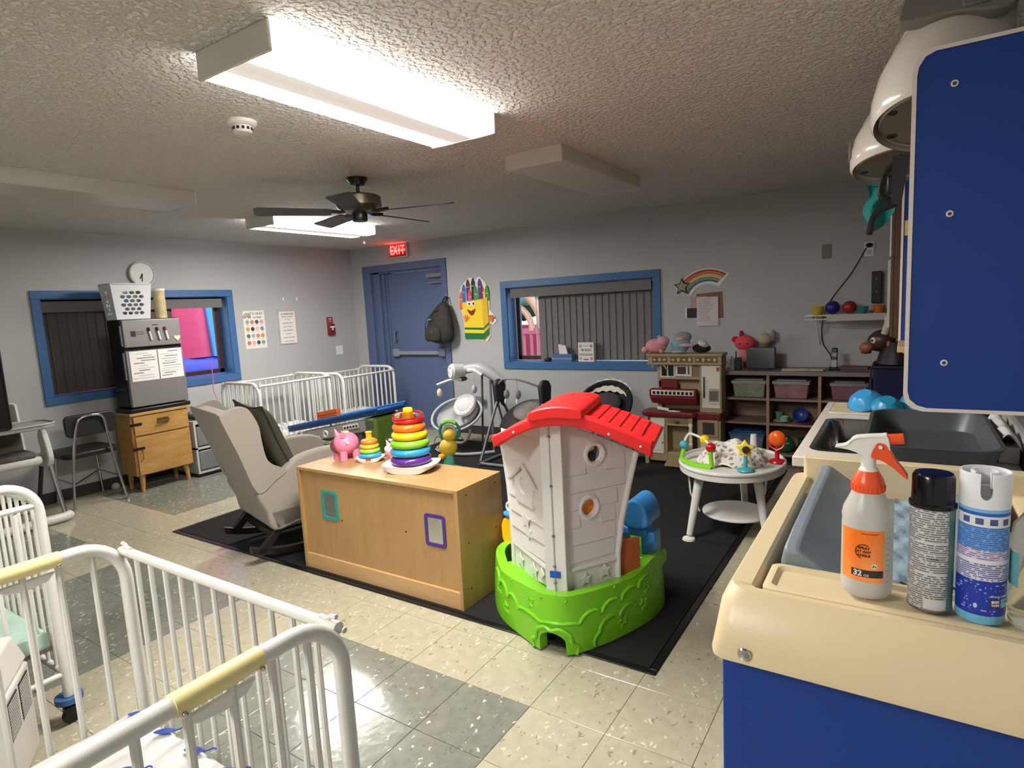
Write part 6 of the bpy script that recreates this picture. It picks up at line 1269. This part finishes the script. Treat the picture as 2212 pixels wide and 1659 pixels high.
# notched cap: cylinder plate bent round, with a U-shaped notch
uu = 2*pi*.0294
nt_ = [(-.008, .218)]+[(-.008+.009*0, .19)]
out = [(-uu/2, .172), (uu/2, .172), (uu/2, .222), (.007, .222), (.007, .200)]+[(.007*cos(a)-0, .196+.011*sin(a)*1) for a in [0, -pi/6, -pi/3, -pi/2, -2*pi/3, -5*pi/6, -pi]]+[(-.007, .200), (-.007, .222), (-uu/2, .222)]
part('cap', bent(out, [], .0022, lambda co: V(((.0292+co.z)*cos(rad(-92)+co.x/.0294), (.0292+co.z)*sin(rad(-92)+co.x/.0294), co.y)), [-uu/2+uu*i/40 for i in range(1, 40)]), P((226, 228, 230), .4), t)
part('cap_top', MB().lathe([(.029, .170), (.028, .182), (.008, .184), (.006, .2), (.001, .201)], n=30), P((210, 212, 214), .4), t)
part('cap_ledge', bent([(-.075, .2), (.06, .2), (.06, .222), (-.075, .222)], [], .003, lambda co: V(((.016+co.z)*cos(rad(90)+co.x/.026), (.016+co.z)*sin(rad(90)+co.x/.026), co.y)), [-.07+.01*i for i in range(13)]), P((216, 218, 220), .4), t)
# clear bottle cut by the frame
t = thing('clear_bottle', 'clear plastic bottle with a teal print at the right edge of the ledge', 'bottle', (1.926, -.676, ZL))
CLR = mat('clear_bottle_plastic', (214, 214, 200), .12, trans=.85, ior=1.25)
part('bottle', MB().lathe([(.001, .002), (.033, 0), (.036, .006), (.034, .012), (.036, .018), (.036, .13), (.034, .146), (.02, .168), (.014, .175), (.014, .19)], n=32), CLR, t)
part('cap', MB().lathe([(.016, .185), (.016, .205), (.001, .206)], n=20), WHITE, t); part('print', shell(.0363, rad(-165), .03, .06, .11), P((96, 160, 164), .4), t)
# ------------------------------------------------------------ sink counter
sk = thing('sink_cabinet', 'white-edged sink counter with brown front beyond the changing table', 'sink counter', (1.75, 1.02, 0))
BRW = wood('brown_cabinet', (72, 46, 30), (96, 64, 42), (1, 1, 6), .5)
part('cabinet', MB().box(-.27, .30, -.50, .60, .08, .76).box(-.27, .30, -.50, -.48, .76, .89).box(-.27, .30, .58, .60, .76, .89).box(-.27, -.265, -.48, .58, .76, .89), BRW, sk); part('toe_kick', MB().box(-.22, .30, -.48, .6, 0, .08), BLACK, sk)
for y in (-.25, .28): part('cabinet_door', MB().box(-.285, -.27, y-.24, y+.24, .12, .84), BRW, sk, bev=.004); part('handle', MB().tube([(-.285, y, .7), (-.31, y, .72), (-.31, y, .78), (-.285, y, .8)], .005, 6), BRONZE, sk)
part('worktop', plate([(-.31, -.555), (.31, -.555), (.31, .62), (-.31, .62)], [rrect(.47, .60, .04, 5, -.025, -.135)], .035, lambda co: V((co.x, co.y, co.z+.912))), P((214, 206, 194), .35), sk, bev=.003)
bs = MB(); sr = lambda w_, h_, z, q: [V((p[0]-.025, p[1]-.135, z)) for p in rrect(w_, h_, q, 5)]
bs.loft([sr(.50, .63, .9315, .05), sr(.47, .60, .934, .045), sr(.46, .59, .925, .05), sr(.44, .57, .80, .06), sr(.40, .53, .785, .07)], cap=False); n0 = len(bs.v)
bs.add(sr(.40, .53, .785, .07), [tuple(range(len(rrect(1, 1, .1, 5))))])
part('sink_basin', bs, mat('sink_steel', (150, 150, 146), .22, 1.0, bump=.05, bscale=40), sk)
part('faucet', MB().tube(spline([(.24, .22, .93), (.24, .22, 1.02), (.2, .18, 1.06), (.12, .12, 1.04)], 5), .012, 10).cyl((.24, .15, .93), (.24, .15, .96), .022), CHROME, sk); part('tap_handle', MB().cyl((.24, .29, .93), (.24, .29, .97), .018).box(.22, .26, .285, .295, .965, .975), CHROME, sk)
part('drain', MB().cyl((-.03, -.13, .785), (-.03, -.13, .79), .04), DARK, sk)
TUB = mat('grey_tub_plastic', (74, 76, 80), .38, bump=.08, bscale=30)
t = thing('wash_tub', 'dark grey plastic wash tub standing across the sink', 'tub', (1.83, .655, .93))
tr_ = lambda w_, h_, z, q: [V((p[0], p[1], z)) for p in rrect(w_, h_, q, 7)]
t.location.z = .936
part('tub', MB().loft([tr_(.25, .54, 0, .06), tr_(.30, .60, .012, .08), tr_(.335, .645, .07, .09), tr_(.35, .665, .08, .095), tr_(.352, .667, .084, .095), tr_(.33, .645, .084, .09), tr_(.32, .632, .075, .085), tr_(.285, .585, .018, .075), tr_(.23, .52, .006, .05)]), TUB, t)
BB = (58, 150, 206)
mt = thing('place_mats', 'yellow-patterned plastic cutting mats at the far end of the counter', 'mat', (1.62, 1.44, .9305))
part('mat', MB().prism([(p[0], p[1]) for p in rrect(.30, .26, .04, 4)], (0, 0, 0), (1, 0, 0), (0, 1, 0), UP, .004), mat('printed_mat', (214, 196, 150), .5, noise=.5, nscale=25), mt); part('mat_edge', MB().tube([(p[0], p[1], .003) for p in rrect(.30, .26, .04, 4)], .003, 5, closed=True), P((206, 206, 200), .4), mt)
for k, (x, y, tl, rz, q) in enumerate(((1.60, 1.40, -150, -.5, .072), (1.70, 1.31, -152, .15, .062), (1.80, 1.39, -150, -.35, .07))):
    dish(('left', 'middle', 'right')[k]+' one of three glossy blue bowls upturned beyond the sink', (x, y, 1.012 if k != 1 else 1.003), BB if k == 0 else (40, 136, 178), q, tl, 'bowl', 'blue_bowl', 'blue bowls beyond the sink', rz)
tag(part('green_dish', MB().lathe([(.001, 0), (.07, 0), (.085, .018), (.08, .016), (.001, .006)], n=24), P((104, 140, 84), .4), loc=(1.865, 1.545, .931)), 'pale green shallow dish right of the blue bowls', 'dish')
t = thing('drying_rack', 'small metal bottle rack with cutlery behind the grey tub', 'rack', (1.99, 1.45, .931))
part('tray', MB().box(-.07, .07, -.1, .1, 0, .012), P((150, 150, 150), .35), t, bev=.003)
for k in range(5): part('wire', MB().tube([(-.05, -.08+.04*k, .01), (-.05, -.08+.04*k, .07), (.05, -.08+.04*k, .07), (.05, -.08+.04*k, .01)], .003, 5), CHROME, t)
tag(part('black_cup', MB().lathe([(.001, 0), (.025, 0), (.028, .08), (.025, .08), (.022, .01)], n=18), BLACK, loc=(2.02, 1.13, .931)), 'small black cup behind the grey tub near the wall', 'cup')
tag(part('white_towel', MB().grid(10, 16, lambda a, b: V(((a-.5)*.12, (b-.5)*.5, .05+.035*sin(pi*a)+.01*sin(b*18+a*5)))).box(-.05, .05, -.24, .24, .0, .05), P((206, 202, 196), .85), loc=(2.012, 1.0-.18, .932+.0)), 'crumpled white towel between the grey tub and right wall', 'towel')
bpy.data.objects['white_towel'].location = (2.035, .78, .932); bpy.data.objects['white_towel'].scale = (.5, .8, 1)
# ------------------------------------------------------------ wall cabinet with blue end panels
wc = thing('wall_cabinet', 'wall-mounted cabinet with deep blue end panels edged in cream', 'cabinet', (1.91, .0, 1.19))
EDG = P((222, 208, 196), .4)
CO_ = [(-.15, .04), (-.15, .78), (-.147, .80), (-.135, .82), (-.115, .828), (.15, .828), (.15, 0), (-.11, 0), (-.13, .006), (-.145, .02)]
for y in (0.0, 1.48):
    sc_ = lambda k: [(a*k+(.0 if a > 0 else 0), b) for a, b in CO_]
    CO_ = [(a-(.024 if y > 1 and a < 0 else 0), b) for a, b in CO_]
    part('end_panel', MB().prism(CO_, (0, y+.018, 0), (1, 0, 0), UP, (0, -1, 0), .017), BLP, wc)
    part('edge_band', MB().loft([[V((a*1.0-(.004 if a < 0 else 0), y-.001+d, b+(.004 if b > .4 else -.004))) for a, b in CO_] for d in (0, .021)], cap=False), EDG, wc)
    part('edge_band', plate([(a-(.0045 if a < 0 else 0), b+(.004 if b > .4 else -.004)) for a, b in CO_], [[(a+(.0045 if a < 0 else -.004), b-(.0045 if b > .4 else -.0045)) for a, b in CO_]], .002, lambda co: V((co.x, y-.001-co.z, co.y))), EDG, wc, sm=False)
for z in (.05, .39, .672): part('shelf_board', MB().box(-.13, .15, .018, 1.462, z, z+.018), P((206, 192, 170), .5), wc)
part('front_lip', MB().box(-.142, -.13, .018, 1.462, .02, .09), EDG, wc); part('back_panel', MB().box(.14, .15, .018, 1.462, .0, .8), P((180, 170, 150), .6), wc)
for x, z in ((-.075, .745), (-.075, .46), (-.075, .115)):
    part('screw_cover', MB().lathe([(.0075, 0), (.0075, .0015), (.004, .002), (.004, .0005)], c=(x, .0, z), ax=(0, -1, 0), n=18), P((210, 206, 206), .4), wc); part('screw', MB().cyl((x, -.0005, z), (x, -.0022, z), .0038, n=12), P((60, 56, 60), .5), wc)
part('masking_tape', MB().box(.07, .145, -.0035, -.0015, .19, .225), P((206, 196, 156), .6), wc, sm=False)
part('name_tape', MB().box(-.162, -.148, .28, .30, .44, .48), P((190, 178, 110), .6), wc)
part('wood_bracket', MB().box(-.175, -.14, .7, 1.0, .075, .095), P((176, 150, 112), .5), wc, bev=.003)
# booster seats lying on the cabinet top
SHW = P((214, 208, 198), .22, coat=.4); SHG = P((128, 124, 118), .35)
def booster(label, loc, s_, rz, low):
    t = thing('booster_seat', label, 'booster seat', loc, rz, 'white booster seats on the wall cabinet')
    rg = []
    for q, z, dx in ((.150, 0, 0), (.158, .012, 0), (.158, .06, 0), (.152, .12, .008), (.138, .19, .03), (.118, .25, .055), (.09, .30, .08), (.05, .325, .10), (.01, .33, .11)):
        rg.append([V((dx+q*cos(2*pi*i/36)*1.0, q*sin(2*pi*i/36)*1.05, z*low)) for i in range(36)])
    for q, z, dx in ((.12, .29, .06), (.142, .18, .02), (.146, .02, 0), (.142, .004, 0)):
        rg.append([V((dx+q*.95*cos(2*pi*i/36), q*.97*sin(2*pi*i/36), z*low)) for i in range(36)])
    part('shell', MB().loft(rg, cap=False).loft([[V((.06+.11*cos(2*pi*i/20), .11*sin(2*pi*i/20), .26*low-.001*k)) for i in range(20)] for k in (0, 1)]), SHW, t)
    part('underside', MB().lathe([(.138, .012), (.10, .03), (.06, .035), (.055, .06), (.001, .062)], n=30), P((104, 100, 92), .45), t)
    for k in range(6): a = rad(30+60*k); part('rubber_foot', MB().cyl((.12*cos(a), .12*sin(a), .012), (.12*cos(a), .12*sin(a), .028), .014, n=12), BLACK, t)
    return t
b1 = booster('white booster seat with a grey front panel hanging over the cabinet top at upper right', (1.815, .33, 2.0-.07), 1, 0, 1.15)
part('grey_front', MB().prism([(v.x, v.y) for v in spline([(-.075, .20), (-.095, .22), (-.06, .33), (.0, .40), (.15, .40), (.15, .19), (.03, .195)], 4, True)], (0, -.165, 0), (1, 0, 0), UP, (0, 1, 0), .04), SHG, b1, bev=.006)
part('handle_slot', MB().tube(arc((.07, -.168, .30), .035, 0, pi, 12), .009, 8), BLACK, b1); part('handle_pad', MB().box(.04, .10, -.172, -.163, .20, .30), P((120, 118, 112), .4), b1, bev=.006)
b2 = booster('white booster seat farther back under the teal cloth beside the wall cabinet', (1.725, .93, 1.925), 1, rad(10), .95)
for k in range(3): part('slot_print', MB().box(-.161, -.157, -.03+.02*k, -.018+.02*k, .04, .1), GREY, b2)
tag(part('teal_cloth', MB().grid(10, 12, lambda a, b: V((-.045+.012*sin(b*9)+.09*a, .02*sin(a*7+b*4), -.02-.19*b*(1-.35*a*a))), ).box(-.02, .1, -.01, .01, -.03, 0), mat('teal_fabric', (24, 116, 112), .85, bump=.3, bscale=25), loc=(1.655, 1.14, 1.92)), 'teal cloth hanging beneath the farther white booster seat', 'cloth')
b1.rotation_euler = (-.32, 0, 0); b2.rotation_euler = (-.22, 0, rad(10))
t = thing('black_straps', 'black straps and buckle dangling below the booster seats', 'straps', (1.705, .78, 1.93))
part('strap', MB().tube(spline([(.03, 0, 0), (-.02, .02, -.05), (-.03, .03, -.12), (.01, .02, -.15), (-.05, .10, -.17), (-.07, .14, -.24)], 5), .012, 6), BLACK, t); part('strap', MB().hexa([(-.0, -.02, -.16), (.03, -.02, -.16), (.03, -.015, -.16), (-.0, -.015, -.16)], [(.0, -.02, .0), (.05, -.02, 0), (.05, -.015, 0), (.0, -.015, 0)]), P((36, 36, 40), .6), t); part('buckle', MB().cb((.01, .0, -.09), (.05, .02, .06)), BLACK, t, bev=.006)
# brown wall cupboard farther along the right wall
t = thing('wall_cupboard', 'brown wooden wall cupboard with papers on its front past the blue cabinet', 'cupboard', (1.88, 2.60, 1.2))
part('carcass', MB().box(-.18, .19, -.3, .3, 0, .85), BRW, t, bev=.003); part('door', MB().box(-.198, -.18, -.295, -.005, .005, .845), BRW, t, bev=.003); part('door', MB().box(-.198, -.18, .005, .295, .005, .845), BRW, t, bev=.003)
part('taped_paper', MB().box(-.206, -.199, -.29, -.05, .46, .80), PAPER, t, sm=False); part('taped_paper', MB().box(-.212, -.199, -.29, -.08, .06, .44), P((190, 184, 176), .7), t, sm=False)
# ------------------------------------------------------------ backpack on the door frame
t = thing('backpack', 'dark olive backpack hanging from the right edge of the blue door frame', 'backpack', (-2.86, YF-.02, 1.10))
BPK = mat('olive_nylon', (42, 42, 33), .75, noise=.12, nscale=20, bump=.4, bscale=30)
def bag(lv, c0):
    return MB().loft([[V((c0[0]+dx+w_*cos(2*pi*i/24), c0[1]-abs(0)+d_*sin(2*pi*i/24)-dy, z)) for i in range(24)] for z, w_, d_, dx, dy in lv])
part('main_compartment', bag([(0, .05, .04, -.02, .10), (.02, .17, .075, -.02, .10), (.10, .20, .09, -.03, .11), (.22, .195, .09, -.03, .11), (.32, .16, .08, -.015, .11), (.41, .11, .065, .01, .10), (.48, .05, .04, .03, .09), (.50, .015, .015, .03, .09)], (0, 0)), BPK, t, sub=1)
part('front_pocket', bag([(.03, .09, .03, -.08, .19), (.05, .125, .045, -.08, .19), (.15, .125, .05, -.08, .19), (.2, .11, .035, -.075, .185), (.22, .07, .02, -.07, .18)], (0, 0)), BPK, t, sub=1)
part('zip', MB().tube(spline([(-.19, -.19, .13), (-.17, -.2, .26), (-.08, -.19, .36), (.02, -.17, .40)], 5), .004, 6), BLACK, t)
part('shoulder_strap', MB().tube(spline([(.03, -.09, .48), (.10, -.12, .38), (.15, -.12, .22), (.13, -.1, .08)], 5), .018, 8), P((34, 34, 30), .8), t)
part('haul_loop', MB().tube(spline([(.0, -.09, .47), (.01, -.05, .53), (.04, -.03, .555), (.05, -.07, .50)], 5), .008, 6), BLACK, t)
part('hanging_strap', MB().tube([(-.0, -.12, .02), (.005, -.12, -.06)], .007, 6), BLACK, t); part('zip_pull', MB().cyl((-.05, -.242, .16), (-.05, -.245, .135), .004, n=6), CHROME, t)
part('name_patch', MB().box(-.13, -.07, -.215, -.205, .285, .30), GREY, t)
part('hook', MB().tube([(.035, 0, .56), (.035, -.03, .55), (.035, -.03, .57)], .005, 6), WHITE, t)
t = thing('charging_cable', 'thin dark cable looping down the wall behind the high chair', 'cable', (XL+.01, -.1, .9))
part('cable', MB().tube(spline([(0, -.25, .25), (.01, -.1, .2), (.02, -.0, .08), (.02, .02, -.1)], 6), .004, 6), BLACK, t)

# ------------------------------------------------------------ sub-parts hang on the part they belong to
def cen(o):
    vs = o.data.vertices
    if not len(vs): return V((0, 0, 0))
    return sum((v.co for v in vs), V())/len(vs)+o.location
def nest(things, kids, host):
    for t_ in [o for o in list(COL.objects) if o.parent is None and o.name.split('.')[0] == things]:
        hs = [c for c in t_.children if c.name.split('.')[0] in host.split()]
        if not hs: continue
        for k in [c for c in t_.children if c.name.split('.')[0] in kids.split() and c not in hs]:
            if k.location.length > .4 and things not in (): pass
            ck = cen(k); h = min(hs, key=lambda q: (cen(q)-ck).length)
            if h.location.length < 1e-6 and h.scale[0] == 1: k.parent = h
nest('oak_cabinet', 'handle hinge', 'drawer door'); nest('mini_fridge', 'wall_label label_line badge handle', 'freezer_door fridge_door')
nest('crib', 'wheel_guard', 'caster'); nest('crib', 'screw latch_lever', 'handle'); nest('crib', 'whale_print', 'mattress'); nest('crib', 'bolt bracket', 'side_rail')
nest('ceiling_fan', 'chain_knob', 'pull_chain'); nest('poster', 'title rainbow_band face_print caption line print', 'sheet'); nest('exit_sign', 'letter', 'sign_face')
nest('toy_kitchen', 'knob door_panel', 'cupboard_door'); nest('toy_kitchen', 'bin_pull', 'header_panel'); nest('toy_kitchen', 'microwave_window microwave_handle', 'microwave')
nest('toy_kitchen', 'fridge_handle dispenser dispenser_screen dispenser_tray red_magnet', 'fridge_door'); nest('toy_kitchen', 'black_key', 'key_panel'); nest('toy_kitchen', 'ornament', 'crown_panel'); nest('toy_kitchen', 'door_window', 'right_door')
nest('sink_cabinet', 'handle', 'cabinet_door'); nest('sink_cabinet', 'drain', 'sink_basin'); nest('toy_playhouse', 'birdhouse_roof', 'birdhouse'); nest('toy_playhouse', 'relief flower_relief bolt', 'hedge_base')
nest('toy_playhouse', 'clapboard porthole_ring star_relief diamond_relief belt_band', 'left_wall right_wall'); nest('toy_playhouse', 'shingle', 'roof_shell'); nest('toy_playhouse', 'mailbox_bracket', 'mailbox')
nest('spray_bottle', 'rib', 'collar'); nest('spray_bottle', 'trigger_pin', 'trigger'); nest('spray_bottle', 'head_ridge', 'spray_head'); nest('spray_bottle', 'lettering arrow_arc recycle_badge recycle_arrow label_band', 'label'); nest('spray_bottle', 'graduation', 'bottle')
nest('wall_cabinet', 'screw_cover screw masking_tape edge_band', 'end_panel'); nest('tablet', 'screen', 'housing'); nest('cordless_phone', 'keypad display', 'handset'); nest('wall_clock', 'numeral', 'dial')
nest('window_1', 'pane', 'sash'); nest('window_2', 'pane', 'sash'); nest('door_1', 'push_bar door_handle door_closer', 'door_leaf'); nest('smoke_detector', 'slot', 'sensor_cap')
nest('crayon_box_sign', 'pupil', 'eye_white'); nest('crayon_box_sign', 'finger', 'hand'); nest('crayon_box_sign', 'crayon_eye', 'crayon'); nest('backpack', 'zip zip_pull name_patch', 'main_compartment'); nest('toy_shelf', 'screw', 'back_panel side_panel')
nest('stacking_chair', 'glide', 'back_frame leg'); nest('baby_swing', 'button pod_face', 'control_pod'); nest('play_table', 'key', 'key_frame'); nest('notice_papers', 'typed_line', 'front_sheet'); nest('note_sheet', 'writing', 'sheet'); nest('air_conditioner', 'louver', 'vent_recess')
